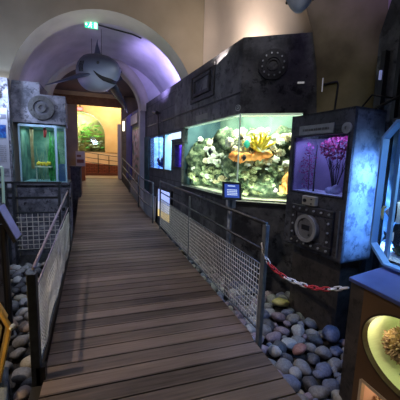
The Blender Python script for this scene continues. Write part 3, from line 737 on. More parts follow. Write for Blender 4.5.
# teal panel, mural, blue banner, strip light
m=MB(LF); m.box((4.70,.004,.6),(5.20,.03,2.16)); thing_mesh(m,'teal_panel',mat('dark_teal_panel',(.015,.05,.065),.6,noise_=(.05,.14,.17),scale=5),'tall dark teal panel beside blue-white tank window','panel')
t=thing('sea_mural','narrow colourful coral mural panel beyond the teal panel','mural',lf(6.3,0,1.0))
m=MB(LF); m.box((5.6,.004,.75),(7.0,.03,2.55)); part(m,'frame',M['black'],t)
MU=mat('mural_print',(.05,.12,.08),.7,noise_=[(.12,.22,.14),(.50,.28,.24),(.62,.55,.52),(.10,.13,.22)],scale=5,mid=(.3,.7),emit=(.3,.25,.25),estr=.0)
m=MB(LF); m.box((5.66,.03,.8),(6.94,.035,2.5)); part(m,'print',MU,t)
m=MB(LF); m.box((7.2,.004,.75),(8.2,.03,3.1)); thing_mesh(m,'blue_banner',mat('deep_blue_banner',(.02,.03,.22),.7,noise_=(.05,.06,.36),scale=3),'tall deep blue banner before the lit archway','banner')
m=MB(LF); m.box((8.7,.0,2.62),(8.85,.06,3.0)); thing_mesh(m,'strip_light',mat('warm_strip',(.9,.85,.7),.5,emit=(1,.9,.7),estr=2.),'short vertical white strip light beside the lit archway','lamp')
m=MB(LF); m.box((5.9,.04,2.66),(7.0,.09,2.96)); thing_mesh(m,'tilted_board',mat('buff_board',(.30,.27,.22),.8,noise_=(.40,.36,.30)),'buff board above the coral mural','board')
# pale skirting panels along the ramp
m=MB()
pp=[(lf(3.75,.03,0),0),(lf(5.2,.05,0),0)]
ys=[7.35,8,9,10,11,12,12.9]
v=[];f=[]
for i,yy in enumerate(ys):
    x=xr(yy)+.10; v+= [V(x,yy,ramp(yy)-.25),V(x,yy,ramp(yy)+.55),V(x+.04,yy,ramp(yy)+.55)]
m._add(v,[(i*3,i*3+3,i*3+4,i*3+1) for i in range(len(ys)-1)]+[(i*3+1,i*3+4,i*3+5,i*3+2) for i in range(len(ys)-1)]+[(0,1,2)])
struct(m.build('baseboard_right',mat('pale_grey_skirting',(.45,.45,.48),.7,noise_=(.58,.58,.62),scale=3)))

# ------------------------------------------------------------------ lectern sign by the right railing
def textbars(mb,O,ux,uz,nrm,rows,w,h,seed=0,fill=.55):
    """rows of short strokes: print too small to read"""
    rnd=random.Random(seed); O=Vector(O)
    for r in range(rows):
        z=h*(1-(r+.5)/rows); x=0
        while x<w*.97:
            l=min(rnd.uniform(.06,.16)*w,w-x)
            a=O+ux*x+uz*z+nrm*.0015; b=a+ux*l*.85; hh=uz*(h/rows*fill*.5)
            mb._add([a-hh,b-hh,b+hh,a+hh],[(0,1,2,3)]); x+=l
t=thing('lectern_sign','tilted blue-screened information lectern between railing and corner aquarium','sign',(1.37,3.0,-.2))
tl,tr,brp,blp=V(1.270,3.0,1.315),V(1.49,2.98,1.305),V(1.455,2.92,1.105),V(1.245,2.94,1.12)
ux=(tr-tl).normalized(); uz_=(tl-blp); uz_=(uz_-ux*uz_.dot(ux)).normalized(); nr=ux.cross(uz_).normalized()
if nr.y>0: nr=-nr
ctr=(tl+tr+brp+blp)/4
def bx(mb,w,h,d0,d1,cx=0,cz=0):
    p=[ctr+ux*(cx+sx*w/2)+uz_*(cz+sz*h/2)+nr*dd for dd in (d0,d1) for sx,sz in ((-1,-1),(1,-1),(1,1),(-1,1))]
    mb._add(p,[(0,1,2,3),(7,6,5,4),(0,4,5,1),(1,5,6,2),(2,6,7,3),(3,7,4,0)])
m=MB(); bx(m,.225,.205,-.02,.0); part(m,'panel',M['black'],t)
m=MB(); bx(m,.175,.155,.0,.003,0,0); part(m,'screen',mat('blue_screen',(.03,.06,.28),.3,emit=(.04,.10,.55),estr=.6),t,label='dark blue lit screen')
m=MB(); textbars(m,ctr+ux*-.06+uz_*-.055+nr*.003,ux,uz_,nr,4,.125,.075,3); textbars(m,ctr+ux*-.05+uz_*.045+nr*.003,ux,uz_,nr,1,.09,.022,5)
part(m,'print',mat('pale_print',(.7,.8,1),.5,emit=(.6,.75,1),estr=.8),t)
m=MB(); m.tube([V(1.38,3.02,-.26),V(1.38,3.02,1.12)],.028,10); part(m,'post',M['rail'],t,smooth=True)
m=MB(); m.box((1.34,3.0,1.0),(1.44,3.06,1.14)); part(m,'bracket',M['silver'],t)

# ------------------------------------------------------------------ cabinet with red tree tank
t=CB=thing('tank_cabinet','dark mottled steel cabinet with violet tank holding a red-leaved tree','cabinet',(2.05,2.3,-.26))
W_=.76; DP=.40; ZC0,ZC1=.66,2.04
u0,u1,tz0,tz1=.045,.70,1.25,1.82
m=MB(CF)
m.box((0,-.03,ZC0),(W_,0,tz0)).box((0,-.03,tz1),(W_,0,ZC1)).box((0,-.03,tz0),(u0,0,tz1)).box((u1,-.03,tz0),(W_,0,tz1))
part(m,'front_panel',M['cab'],t)
m=MB(CF); m._add([V(0,0,ZC0),V(0,-DP,ZC0),V(0,-DP,ZC1),V(0,0,ZC1)],[(0,1,2,3)])
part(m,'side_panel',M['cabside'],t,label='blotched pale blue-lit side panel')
m=MB(CF); m.box((.0,-DP,ZC1-.02),(W_,0.0,ZC1)).box((0.0,-DP,ZC0),(W_,-.0,ZC0+.02)).box((W_-.02,-DP,ZC0),(W_,-.03,ZC1)).box((.03,-DP,ZC0),(W_,-DP+.02,ZC1)); part(m,'carcass',M['cab'],t)
m=MB(CF); m.box((.10,-DP,-.26),(W_-.02,-.14,ZC0)); part(m,'plinth',M['exhibit'],t)
VB=mat('violet_grey_back',(.26,.21,.36),.8,noise_=(.38,.31,.48),scale=3)
m=MB(CF); m._add([V(u0,-.33,tz0),V(u1,-.33,tz0),V(u1,-.33,tz1),V(u0,-.33,tz1)],[(0,1,2,3)])
m._add([V(u0,-.33,tz0),V(u0,-.02,tz0),V(u0,-.02,tz1),V(u0,-.33,tz1)],[(0,1,2,3)]); m._add([V(u1,-.33,tz0),V(u1,-.02,tz0),V(u1,-.02,tz1),V(u1,-.33,tz1)],[(0,1,2,3)]); part(m,'tank_lining',VB,t)
m=MB(CF); m._add([V(u0,-.33,tz0+.01),V(u1,-.33,tz0+.01),V(u1,-.02,tz0+.01),V(u0,-.02,tz0+.01)],[(0,1,2,3)]); part(m,'tank_floor',mat('white_sand',(.62,.62,.78),.9,noise_=(.85,.85,.95),scale=25),t)
m=MB(CF); m.box((u0,-.016,tz0),(u1,-.008,tz1)); part(m,'glass_pane',M['pane_b'],t)
m=MB(CF); sqring(m,u0-.012,u1+.012,tz0-.012,tz1+.012,.014,-.008,.006); part(m,'window_rim',M['black'],t)
m=MB(CF); m.box((.20,0,1.835),(.63,.012,1.925)); o=part(m,'name_plate',M['brass'],t,bevel=.002)
m=MB(CF); textbars(m,V(.58,.0125,1.86),V(-1,0,0),V(0,0,1),V(0,.5,0),1,.33,.04,8); part(m,'print',mat('grey_print',(.12,.12,.12),.6),o)
c=cf(.065,0,1.865); m=MB(); m.disc(c,LN,.018,.048,.014,24); m.disc(c,LN,0,.03,.008,20); part(m,'round_knob',M['brass'],t,smooth=False)
m=MB(CF); m.box((.10,0,1.86),(.19,.008,1.90)); part(m,'small_plate',M['black'],t)
# hatch with gauge
m=MB(CF); sqring(m,.10,.64,.70,1.12,.075,0,.03); part(m,'hatch_frame',DK,t,bevel=.008)
bp_=[(.14+.46*i/5,zz) for i in range(6) for zz in (.735,1.085)]+[(uu,.735+.35*i/4) for i in range(1,4) for uu in (.14,.60)]
for uu,zz in bp_:
    m=MB(); m.disc(cf(uu,.03,zz),LN,0,.011,.012,8); part(m,'bolt',M['silver'],t)
m=MB(CF); m.box((.175,0,.775),(.565,.012,1.045)); part(m,'hatch_plate',M['cab'],t)
c=cf(.39,.012,.90); g=None
m=MB(); m.disc(c,LN,0,.135,.045,36); g=part(m,'gauge',mat('gauge_grey',(.13,.135,.14),.5,.2,noise_=(.19,.19,.2),scale=15),t,label='round grey dial gauge')
m=MB(); m.disc(c+LN*.045,LN,.105,.14,.012,36); part(m,'rim',M['brass'],g)
m=MB(CF); m.box((.34,.057,.885),(.44,.064,.935)); m.box((.33,.057,.83),(.35,.062,.85)); m.box((.43,.057,.97),(.45,.062,.99)); part(m,'dial_marks',M['black'],g)
m=MB(CF); m.box((.31,0,1.135),(.475,.05,1.225)); s=part(m,'switch_box',mat('beige_switch_box',(.34,.33,.28),.5),t,bevel=.005,label='small beige switch box')
m=MB(); m.disc(cf(.435,.05,1.18),LN,0,.018,.012,14); m.disc(cf(.35,.05,1.155),LN,0,.008,.006,10); m.disc(cf(.35,.05,1.20),LN,0,.008,.006,10); part(m,'button',M['black'],s)
m=MB(CF); m.tube([V(.045,.01,1.13),V(.04,.012,.70)],.007,6); part(m,'edge_conduit',M['rail'],t)
# contents: two red trees, twig, rock
RL=mat('crimson_leaf',(.13,.003,.05),.6,noise_=(.36,.02,.14),scale=22)
RLD=mat('dusky_crimson_leaf',(.26,.02,.16),.6,noise_=(.50,.06,.28),scale=22)
TW=mat('dark_twig',(.02,.012,.025),.8)
def tree(name,label,base,h,crown,rx,rz,n,leafmt,seed,lr=.014,trunk=True):
    rnd=random.Random(seed); t=thing(name,label,'plant',base)
    base=Vector(base); crown=Vector(crown)
    m=MB()
    if trunk:
        for k in range(9):
            a=rnd.uniform(-1,1); e=crown+cfv(a*rx*.9,rnd.uniform(-.03,.03),rnd.uniform(-.7,.5)*rz)
            mid=base.lerp(e,.45)+cfv(rnd.uniform(-.02,.02),0,.02)
            m.tube([base+cfv(rnd.uniform(-.008,.008),0,0),mid,e],[.006,.004,.002],6)
            e2=mid+cfv(rnd.uniform(-.09,.09),rnd.uniform(-.02,.02),rnd.uniform(.06,.14)); m.tube([mid,(mid+e2)/2+cfv(0,0,.01),e2],[.0035,.003,.0015],5)
    else: m.tube([base,crown+V(0,0,rz)],.004,5)
    part(m,'branches',TW,t)
    m=MB()
    for k in range(n):
        while True:
            a,b=rnd.uniform(-1,1),rnd.uniform(-1,1)
            if a*a+b*b<1: break
        p=crown+cfv(a*rx,rnd.uniform(-.05,.05),b*rz); q=V(rnd.uniform(-1,1),rnd.uniform(-1,1),rnd.uniform(-1,1)).normalized(); w=q.orthogonal().normalized(); l=lr*rnd.uniform(.7,1.3)
        x=q.cross(w)
        m._add([p-w*l,p+x*l*.55,p+w*l,p-x*l*.55],[(0,1,2,3)])
    part(m,'leaves',leafmt,t)
    return t
def cfv(u,n,z): return DL*u+LN*n+V(0,0,z)
tree('red_tree','small tree with round crimson crown in the violet tank','dummy' and cf(.27,-.15,1.27),.5,cf(.245,-.13,1.705),.20,.112,620,RL,4,.016)
tree('red_shrub','tall column of crimson leaves at far end of violet tank',cf(.60,-.15,1.26),.5,cf(.605,-.13,1.52),.078,.25,300,RLD,5,.012,False)
m=MB(); m.tube([cf(.50,-.12,1.26),cf(.503,-.12,1.5),cf(.495,-.12,1.74)],[.010,.007,.004],6); thing_mesh(m,'bare_twig',TW,'bare dark upright twig between the two red plants','twig')
m=MB(); m.blob(cf(.30,-.13,1.29),(.05,.04,.04),3,.5,2.2,2).blob(cf(.24,-.14,1.30),(.045,.04,.055),5,.5,2.2,2); thing_mesh(m,'pale_rock',mat('lilac_rock',(.35,.32,.55),.9,noise_=(.62,.6,.85),scale=20,bump=.4),'pale lilac rock at foot of the red tree','rock',smooth=True)
m=MB(CF); m.box((u0+.02,-.30,tz1+.0),(u1-.02,-.05,tz1+.02))

# ------------------------------------------------------------------ foreground exhibit cabinet (right)
XP=1.62
t=EX=thing('exhibit_cabinet','dark exhibit cabinet with brown panel, lit oval and square windows','cabinet',(XP+.3,.6,-.26))
YF=1.49
def ovl(cy,cz,ry,rz,n=44): return [(cy+ry*math.cos(2*PI*k/n),cz+rz*math.sin(2*PI*k/n)) for k in range(n)]
OV=(1.02,.455,.295,.228)
def plate_with_holes(x0,x1,ylo,yhi,zlo,zhi,oval,sq,name,mt):
    """panel in the plane x=const with an oval hole; square hole below as separate strips"""
    m=MB(); cy,cz,ry,rz=oval; n=44
    sy0,sy1,sz0,sz1=sq
    zb=sz1+.012 if False else (cz-rz-.02)
    inner=ovl(*oval)
    # outer rectangle around the oval from zb to zhi
    out=[]
    for (y,z) in inner:
        dy,dz=y-cy,z-cz; ts=[]
        if dy>1e-9: ts.append((yhi-cy)/dy)
        if dy<-1e-9: ts.append((ylo-cy)/dy)
        if dz>1e-9: ts.append((zhi-cz)/dz)
        if dz<-1e-9: ts.append((zb-cz)/dz)
        k=min(ts); out.append((cy+dy*k,cz+dz*k))
    N=len(inner)
    for xx in (x0,x1):
        v=[V(xx,y,z) for y,z in inner]+[V(xx,y,z) for y,z in out]
        m._add(v,[(i,(i+1)%N,N+(i+1)%N,N+i) for i in range(N)])
        for (yc,zc) in ((ylo,zb),(ylo,zhi),(yhi,zb),(yhi,zhi)):
            best=sorted(range(N),key=lambda i:(out[i][0]-yc)**2+(out[i][1]-zc)**2)
            a=[out[i] for i in range(N) if abs(out[i][0]-yc)<1e-5]; b=[out[i] for i in range(N) if abs(out[i][1]-zc)<1e-5]
            if a and b:
                pa=min(a,key=lambda p:abs(p[1]-zc)); pb=min(b,key=lambda p:abs(p[0]-yc))
                m._add([V(xx,yc,zc),V(xx,*pa),V(xx,*pb)],[(0,1,2)])
    m.loop([[V(x0,y,z) for y,z in inner],[V(x1,y,z) for y,z in inner]],caps=False)
    m.box((x0,sy1,zlo),(x1,yhi,zb)); m.box((x0,ylo,zlo),(x1,sy0,zb)); m.box((x0,sy0,sz1),(x1,sy1,zb)); m.box((x0,sy0,zlo),(x1,sy1,sz0))
    return part(m,name,mt,t)
SQ=(.78,1.285,-.16,.125)
BP=mat('brown_panel',(.085,.042,.016),.5,noise_=(.14,.075,.03),scale=3,bump=.1)
plate_with_holes(XP-.012,XP+.012,.2,1.345,-.22,.755,OV,SQ,'front_panel',BP)['label']='brown front panel'
m=MB(); m.prism([(XP,1.345),(XP+1.0,1.345),(XP+1.0,1.62),(XP,1.462)],-.26,.752); m.box((XP+.02,-.4,-.26),(XP+1.0,.2,.752)); m.box((XP,.2,-.26),(XP+.05,1.35,-.22)); part(m,'carcass',M['exhibit'],t)
m=MB(); m.box((XP+.65,.2,-.26),(XP+.7,1.345,.752)); m.box((XP+.02,.2,.72),(XP+1.0,1.345,.752)); m.box((XP+.02,.2,.128),(XP+.65,1.345,.142)); part(m,'inner_boards',M['exhibit'],t)
inr=ovl(*OV); inb=ovl(OV[0],OV[1],OV[2]*.985,OV[3]*.985)
m=MB(); m.loop([[V(XP-.02,y,z) for y,z in ovl(OV[0],OV[1],OV[2]+.012,OV[3]+.012)],[V(XP-.02,y,z) for y,z in inr],[V(XP+.02,y,z) for y,z in inb]],caps=False)
part(m,'oval_rim',mat('dark_bronze_rim',(.05,.03,.02),.4,.3),t)
YGB=mat('yellow_green_drum',(.66,.68,.46),.7,noise_=(.78,.79,.58),scale=2,spec=.2)
m=MB(); m.loop([[V(XP+.02,y,z) for y,z in ovl(OV[0],OV[1],OV[2]*.995,OV[3]*.995)],[V(XP+.30,y,z) for y,z in ovl(OV[0],OV[1],OV[2]*.99,OV[3]*.985)]],caps=False)
m._add([V(XP+.30,y,z) for y,z in ovl(OV[0],OV[1],OV[2]*.99,OV[3]*.985)],[tuple(range(44))])
part(m,'oval_chamber',YGB,t,smooth=False,label='yellow-green lit oval chamber')
m=MB(); m._add([V(XP+.012,y,z) for y,z in inb],[tuple(range(44))]); part(m,'oval_pane',glass('oval_glass',(.93,1,.88),.03),t)
PKB=mat('warm_pink_drum',(.75,.48,.35),.7,noise_=(.85,.6,.45),scale=2)
m=MB(); m._add([V(XP+.3,SQ[0],SQ[2]),V(XP+.3,SQ[1],SQ[2]),V(XP+.3,SQ[1],SQ[3]),V(XP+.3,SQ[0],SQ[3])],[(0,1,2,3)])
m._add([V(XP+.01,SQ[1],SQ[2]),V(XP+.3,SQ[1],SQ[2]),V(XP+.3,SQ[1],SQ[3]),V(XP+.01,SQ[1],SQ[3])],[(0,1,2,3)]); m._add([V(XP+.01,SQ[0],SQ[2]),V(XP+.3,SQ[0],SQ[2]),V(XP+.3,SQ[1],SQ[2]),V(XP+.01,SQ[1],SQ[2])],[(0,1,2,3)])
part(m,'square_chamber',PKB,t,label='warm pink lit lower chamber')
m=MB(); sqy=[]; 
for (y0_,y1_,z0_,z1_) in ((SQ[0],SQ[1],SQ[3]-.008,SQ[3]+.012),(SQ[1]-.008,SQ[1]+.012,SQ[2],SQ[3])): m.box((XP-.018,y0_,z0_),(XP+.012,y1_,z1_))
part(m,'square_rim',mat('pale_rim',(.55,.42,.28),.5),t)
# anemone, sand ridge and white corals
t2=thing('brown_anemone','bushy brown anemone hanging in the yellow-green oval window','anemone',(XP+.14,1.19,.43))
AB=mat('brown_anemone_skin',(.12,.06,.02),.8,noise_=(.26,.16,.07),scale=40,bump=.6)
m=MB(); m.blob((XP+.15,1.19,.43),(.06,.085,.085),4,.3,3,3); part(m,'body',AB,t2,smooth=True)
m=MB(); rn=random.Random(11)
for i in range(260):
    d=V(rn.uniform(-1,.25),rn.uniform(-1,1),rn.uniform(-1,1)).normalized(); p=V(XP+.15,1.17,.415)+V(d.x*.055,d.y*.085,d.z*.085); e=p+V(d.x,d.y,d.z)*.028+V(rn.uniform(-.01,.01),rn.uniform(-.01,.01),rn.uniform(-.01,.01))
    m.tube([p,(p+e)/2+V(0,0,.003),e],[.006,.0055,.003],5)
part(m,'tentacles',mat('tan_tentacles',(.22,.12,.085),.8,noise_=(.46,.30,.22),scale=30),t2)
m=MB(); m.blob((XP+.20,1.10,.25),(.07,.10,.018),3,.4,3,3); thing_mesh(m,'green_sand_ridge',mat('green_ridge',(.30,.42,.26),.9,noise_=(.48,.58,.38),scale=20,bump=.5),'low greenish sand ridge at bottom of the oval window','sand',smooth=True)
for i in range(6):
    put(protos['branch'],'coral',(XP+.12+.03*(i%2),.86+.075*i,-.08),(.055,.05,.09),CM['cream'],'pale coral in the warm lit lower window of exhibit cabinet','coral','pale corals in the warm lower window',rnd=rk)
# ledge
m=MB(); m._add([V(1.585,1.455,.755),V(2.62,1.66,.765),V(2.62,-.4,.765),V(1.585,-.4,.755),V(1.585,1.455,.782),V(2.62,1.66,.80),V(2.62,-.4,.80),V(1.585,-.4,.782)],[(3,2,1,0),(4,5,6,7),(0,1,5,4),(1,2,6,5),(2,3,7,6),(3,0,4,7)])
thing_mesh(m,'counter_ledge',mat('counter_tank_light_tint',(.05,.07,.24),.35,noise_=(.08,.11,.32),scale=5),'blue-lit counter ledge on top of the exhibit cabinet','counter',bevel=.005)  # blue light from the tank above put into the ledge colour
# octagonal window tank above
TX=2.00
t=thing('octagon_tank','blue-lit octagonal window tank standing on the counter ledge','aquarium',(TX+.3,.8,.80))
zA,zB=.815,1.875; yA,yB=.20,1.635; ch_=.125
def octo(g): # inset g
    ya,yb,za,zb=yA+g,yB-g,zA+g,zB-g; c=ch_*(1-g*1.0)
    return [(yb,za+c),(yb,zb-c*.9),(yb-c*.8,zb),(ya+c,zb),(ya,zb-c),(ya,za+c),(ya+c,za),(yb-c,za)]
RIM=mat('rim_tank_light_tint',(.13,.32,.72),.35,noise_=(.20,.44,.85),scale=4)  # the tank's blue light is put into the rim colour
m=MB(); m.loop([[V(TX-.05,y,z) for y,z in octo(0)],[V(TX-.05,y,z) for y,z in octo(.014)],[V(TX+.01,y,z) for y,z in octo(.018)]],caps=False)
part(m,'window_rim',RIM,t,label='window rim with blue tank light in its colour')
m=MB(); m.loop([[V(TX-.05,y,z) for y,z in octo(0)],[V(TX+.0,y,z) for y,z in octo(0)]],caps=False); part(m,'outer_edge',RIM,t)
m=MB(); m.box((TX+.02,yB-.105,zA+.03),(TX+.045,yB-.075,zB-.02)); part(m,'corner_post',mat('blue_post',(.22,.42,.75),.4),t)
SB=mat('deep_tank_back',(.03,.06,.10),.8,noise_=[(.06,.11,.15),(.20,.24,.22)],scale=6)
yE=1.865; XB=TX+.36
m=MB(); m._add([V(XB,yA,zA),V(XB,yE,zA),V(XB,yE,zB),V(XB,yA,zB)],[(0,1,2,3)]); part(m,'back_panel',SB,t)
m=MB(); m._add([V(TX+.03,yA+.05,zA+.03),V(XB,yA+.05,zA+.06),V(XB,yE-.01,zA+.06),V(TX+.03,yB-.01,zA+.03)],[(0,1,2,3)]); part(m,'gravel_bed',mat('white_blue_gravel',(.35,.42,.48),.9,noise_=(.85,.9,.95),scale=60,bump=.8,mid=(.4,.6)),t)
m=MB(); m._add([V(TX+.012,y,z) for y,z in octo(.04)],[tuple(range(8))]); part(m,'glass_pane',M['pane_b'],t)
m=MB(); m._add([V(TX+.02,yB-.005,zA),V(XB,yE,zA),V(XB,yE,zB),V(TX+.02,yB-.005,zB)],[(0,1,2,3)]); part(m,'end_pane',M['pane_b'],t)
m=MB(); m.prism([(TX,yA),(XB+.02,yA),(XB+.02,yE),(TX,yB-.03)],zB-.005,zB+.02); part(m,'lid',M['black'],t)
# fish in it
BF=axis_ramp_mat('banner_fish_bands','X',[(0,(.85,.85,.80)),(.16,(.85,.85,.80)),(.2,(.01,.01,.015)),(.42,(.01,.01,.015)),(.46,(.85,.85,.82)),(.62,(.85,.85,.82)),(.66,(.01,.01,.015)),(.86,(.01,.01,.015)),(.9,(.8,.8,.75)),(1,(.8,.8,.75))],.35,interp='CONSTANT')
fish('banner_fish','black and white banded fish with yellow fins behind octagon window','fish',(TX+.12,1.54,1.20),.21,.17,BF,FTY,2.5,dorsal=.5)
fish('banner_fish','second banded fish below the yellow-finned one in octagon tank','fish',(TX+.14,1.53,1.01),.17,.13,BF,FK,-.7,dorsal=.4)
m=MB(); pts=[V(TX+.06,1.625+.02*math.sin(a),1.18+.055*math.cos(a)) for a in [i*.45 for i in range(-1,7)]]; m.tube(pts,[.004,.008,.011,.012,.012,.010,.007,.003],7)
thing_mesh(m,'yellow_eel',mat('yellow_eel_skin',(.75,.72,.15),.4,noise_=(.85,.85,.55),scale=9),'small hooked yellow fish by the rim of the octagon window','fish',smooth=True)
m=MB(); m.blob((TX+.2,1.50,.90),(.08,.10,.06),4,.5,2.5,3); thing_mesh(m,'dark_rock',ROCK,'dark rock on white gravel in the octagon tank','rock',smooth=True)

# ------------------------------------------------------------------ left side
# stand, tank, block above
t=thing('tank_stand','mottled blue-grey stone stand carrying the left green tank','stand',(-1.05,6,-.26))
m=MB(); m.prism([(-1.48,5.72),(-.84,5.72),(-.625,5.72),(-.68,6.5),(-1.48,6.5)],-.26,1.02); part(m,'body',M['stone'],t)
m=MB(); m.prism([(-1.49,5.66),(-.635,5.66),(-.69,6.5),(-1.49,6.5)],1.02,1.06); part(m,'top_slab',M['stone_dark'],t)
m=MB(); 
for i,(a,b) in enumerate((((-.80,5.715,.62),(-.70,5.715,.52)),((-.66,5.715,.85),(-.63,5.715,.70)))): m.blob(((a[0]+b[0])/2,5.715,(a[2]+b[2])/2),(.03,.01,.035),i,.3)
part(m,'dark_blotch',M['black_matte'],t)
t=thing('glass_tank','glass tank with green weed and yellow tray on left stone stand','aquarium',(-1.02,6,1.06))
fp=[(-1.40,5.70),(-.83,5.70),(-.695,5.82),(-.75,6.40),(-1.40,6.40)]
m=MB()
for (a,b) in ((0,1),(1,2),(2,3)):
    (x0,y0_),(x1,y1_)=fp[a],fp[b]; m._add([V(x0,y0_,1.06),V(x1,y1_,1.06),V(x1,y1_,2.06),V(x0,y0_,2.06)],[(0,1,2,3)])
part(m,'glass_pane',M['pane_g'],t)
BPOST=mat('pale_blue_post',(.34,.52,.66),.4)
for lo_,hi_ in (((-.85,5.685,1.06),(-.815,5.71,2.06)),((-1.41,5.685,1.06),(-1.385,5.71,2.06)),((-.708,5.80,1.06),(-.683,5.83,2.06))):
    m=MB(); m.box(lo_,hi_); part(m,'corner_post',BPOST,t)
m=MB(); m.prism([(x*1.0,y_-.01) for x,y_ in fp],2.03,2.07); m.prism([(x,y_-.01) for x,y_ in fp],1.055,1.075); part(m,'rim',BPOST,t)
GB=mat('murky_teal_back',(.035,.085,.085),.9,noise_=[(.09,.20,.17),(.22,.34,.28)],scale=4)
m=MB(); m._add([V(-1.40,6.38,1.07),V(-.755,6.38,1.07),V(-.755,6.38,2.04),V(-1.40,6.38,2.04)],[(0,1,2,3)]); m._add([V(-1.39,5.71,1.07),V(-1.39,6.38,1.07),V(-1.39,6.38,2.04),V(-1.39,5.71,2.04)],[(0,1,2,3)]); part(m,'back_panel',GB,t)
m=MB(); m._add([V(-.81,5.74,1.08),V(-.705,5.83,1.08),V(-.705,5.83,1.40),V(-.81,5.74,1.40)],[(0,1,2,3)]); part(m,'blue_panel',mat('blue_inner_panel',(.06,.13,.32),.5),t,label='blue panel low in the angled pane')
for i in range(1):
    t=thing('seaweed','tall clump of green ribbon weed in left glass tank','plant',(-.92,5.92,1.07))
    rn=random.Random(5); GR=mat('green_ribbon_weed',(.015,.16,.03),.6,noise_=(.08,.42,.10),scale=12)
    for k in range(16):
        m=MB(); x=-.99+.14*rn.random(); y_=5.85+.2*rn.random(); h=rn.uniform(.55,.92); p=[V(x+.02*math.sin(j*1.1+k),y_,1.07+h*j/6) for j in range(7)]
        m.tube(p,[.014,.018,.02,.018,.016,.012,.004],6,flat=.3); part(m,'blade',GR,t,smooth=True)
t=thing('pale_weed','thin pale green weed strands in middle of left tank','plant',(-1.1,6.0,1.07)); 
for k in range(9):
    m=MB(); x=-1.20+.025*k+.01*rn.random(); h=rn.uniform(.3,.8); m.tube([V(x+.02*math.sin(j+k),6.05,1.07+h*j/5) for j in range(6)],[.009,.012,.012,.010,.008,.003],5); part(m,'strand',mat('pale_weed_green',(.16,.24,.15),.7,noise_=(.30,.38,.26),scale=9) if k==0 else bpy.data.materials['pale_weed_green'],t)
m=MB(); m.tube([V(-1.235,5.82,1.30),V(-1.24,5.82,1.7),V(-1.235,5.82,2.02)],[.028,.024,.03],9); thing_mesh(m,'bamboo_stick',mat('tan_bamboo',(.34,.22,.09),.6,noise_=(.55,.40,.20),scale=10),'upright tan stick near left edge of the green tank','stick',smooth=True)
m=MB(); m.tube([V(-1.03,5.82,1.86),V(-1.02,5.82,1.95),V(-1.03,5.82,2.04)],[.02,.028,.02],8); thing_mesh(m,'red_float',mat('red_float',(.55,.03,.04),.5),'small red float near the top of the green tank','float',smooth=True)
t=thing('feeding_tray','yellow-topped feeding tray on a pale bracket in green tank','tray',(-1.07,5.85,1.33))
m=MB(); m.box((-1.20,5.76,1.33),(-.93,5.95,1.35)); part(m,'shelf',mat('pale_shelf',(.50,.48,.35),.6),t)
m=MB(); rn=random.Random(9)
for i in range(12): m.blob((-1.16+.018*i,5.80+.06*rn.random(),1.38+.03*rn.random()),(.022,.03,.03),i,.4,3,2)
part(m,'sponge',mat('yellow_sponge',(.62,.42,.02),.8,noise_=(.85,.65,.06),scale=18),t,smooth=True,label='yellow sponge pieces')
m=MB(); m.tube([V(-1.19,5.85,1.07),V(-1.19,5.85,1.34)],.012,7); part(m,'leg',mat('pale_leg',(.4,.42,.35),.6),t)
m=MB(); m.prism([(-1.49,5.66),(-.655,5.66),(-.72,6.5),(-1.49,6.5)],2.09,2.57); m.box((-1.49,5.66,2.57),(-1.05,6.4,2.76)); struct(m.build('wall_left_block',M['stone']))
c=V(-1.03,5.66,2.345); t=thing('porthole_ring','round dark cogged porthole ring on stone block above green tank','porthole',c)
m=MB(); m.disc(c,(0,-1,0),.12,.20,.04,36); part(m,'ring',DK,t); m=MB(); m.disc(c,(0,-1,0),0,.12,.012,30); part(m,'cover',M['stone_dark'],t)
bolts(t,DK,c+V(0,-.03,0),V(0,-1,0),.165,12,.014,.022); m=MB(); m.disc(c+V(0,-.012,0),(0,-1,0),.04,.075,.03,24); part(m,'hub',DK,t)
# poster, lamp
t=thing('information_poster','tall pale information poster with blue photo on left wall','poster',(-1.75,5.38,1.6))
m=MB(); m.box((-2.15,5.36,1.0),(-1.465,5.378,2.26)); part(m,'sheet',mat('pale_poster',(.28,.29,.35),.6,noise_=(.36,.37,.44),scale=2),t)
m=MB(); m.box((-2.12,5.352,1.885),(-1.47,5.36,1.965)); h_=part(m,'header_band',mat('dark_band',(.06,.06,.09),.6),t) if False else None
def pbox(x0,x1,z0,z1,nm,mt,lab=None): 
    m=MB(); m.box((x0,5.353,z0),(x1,5.36,z1)); return part(m,nm,mt,t,lab)
pbox(-2.1,-1.48,2.10,2.165,'header_band',mat('grey_band',(.13,.13,.17),.6))
m=MB(); textbars(m,V(-2.05,5.352,2.11),V(1,0,0),V(0,0,1),V(0,-1,0),1,.5,.045,2,.8); part(m,'header_print',mat('pale_letters',(.6,.6,.66),.6),t)
pbox(-1.66,-1.492,1.80,2.0,'photo',mat('blue_sea_photo',(.01,.03,.16),.4,noise_=[(.02,.10,.35),(.05,.35,.45)],scale=14,mid=(.4,.7)),'deep blue photo')
pbox(-2.0,-1.70,1.72,2.0,'photo',mat('teal_sea_photo',(.01,.06,.12),.4,noise_=(.05,.30,.35),scale=14),'teal photo')
m=MB(); textbars(m,V(-2.05,5.3525,1.42),V(1,0,0),V(0,0,1),V(0,-1,0),9,.55,.27,12); part(m,'text_block',mat('grey_letters',(.22,.22,.26),.6),t)
pbox(-2.0,-1.48,1.19,1.32,'lower_picture',mat('dark_picture',(.06,.07,.10),.5,noise_=(.28,.28,.34),scale=16))
t=thing('wall_spotlight','small bright spotlight above the pale poster','lamp',(-1.57,5.3,2.5))
m=MB(); m.tube([V(-1.60,5.22,2.52),V(-1.57,5.32,2.44)],.04,10); part(m,'lamp_head',M['black'],t)
m=MB(); m.blob((-1.585,5.25,2.455),.035,1,0,1,2); part(m,'bulb',mat('lit_bulb',(.9,.95,1),.3,emit=(.75,.85,1),estr=9),t)
m=MB(); m.box((-1.63,5.3,2.5),(-1.57,5.38,2.54)); part(m,'bracket',M['black'],t)
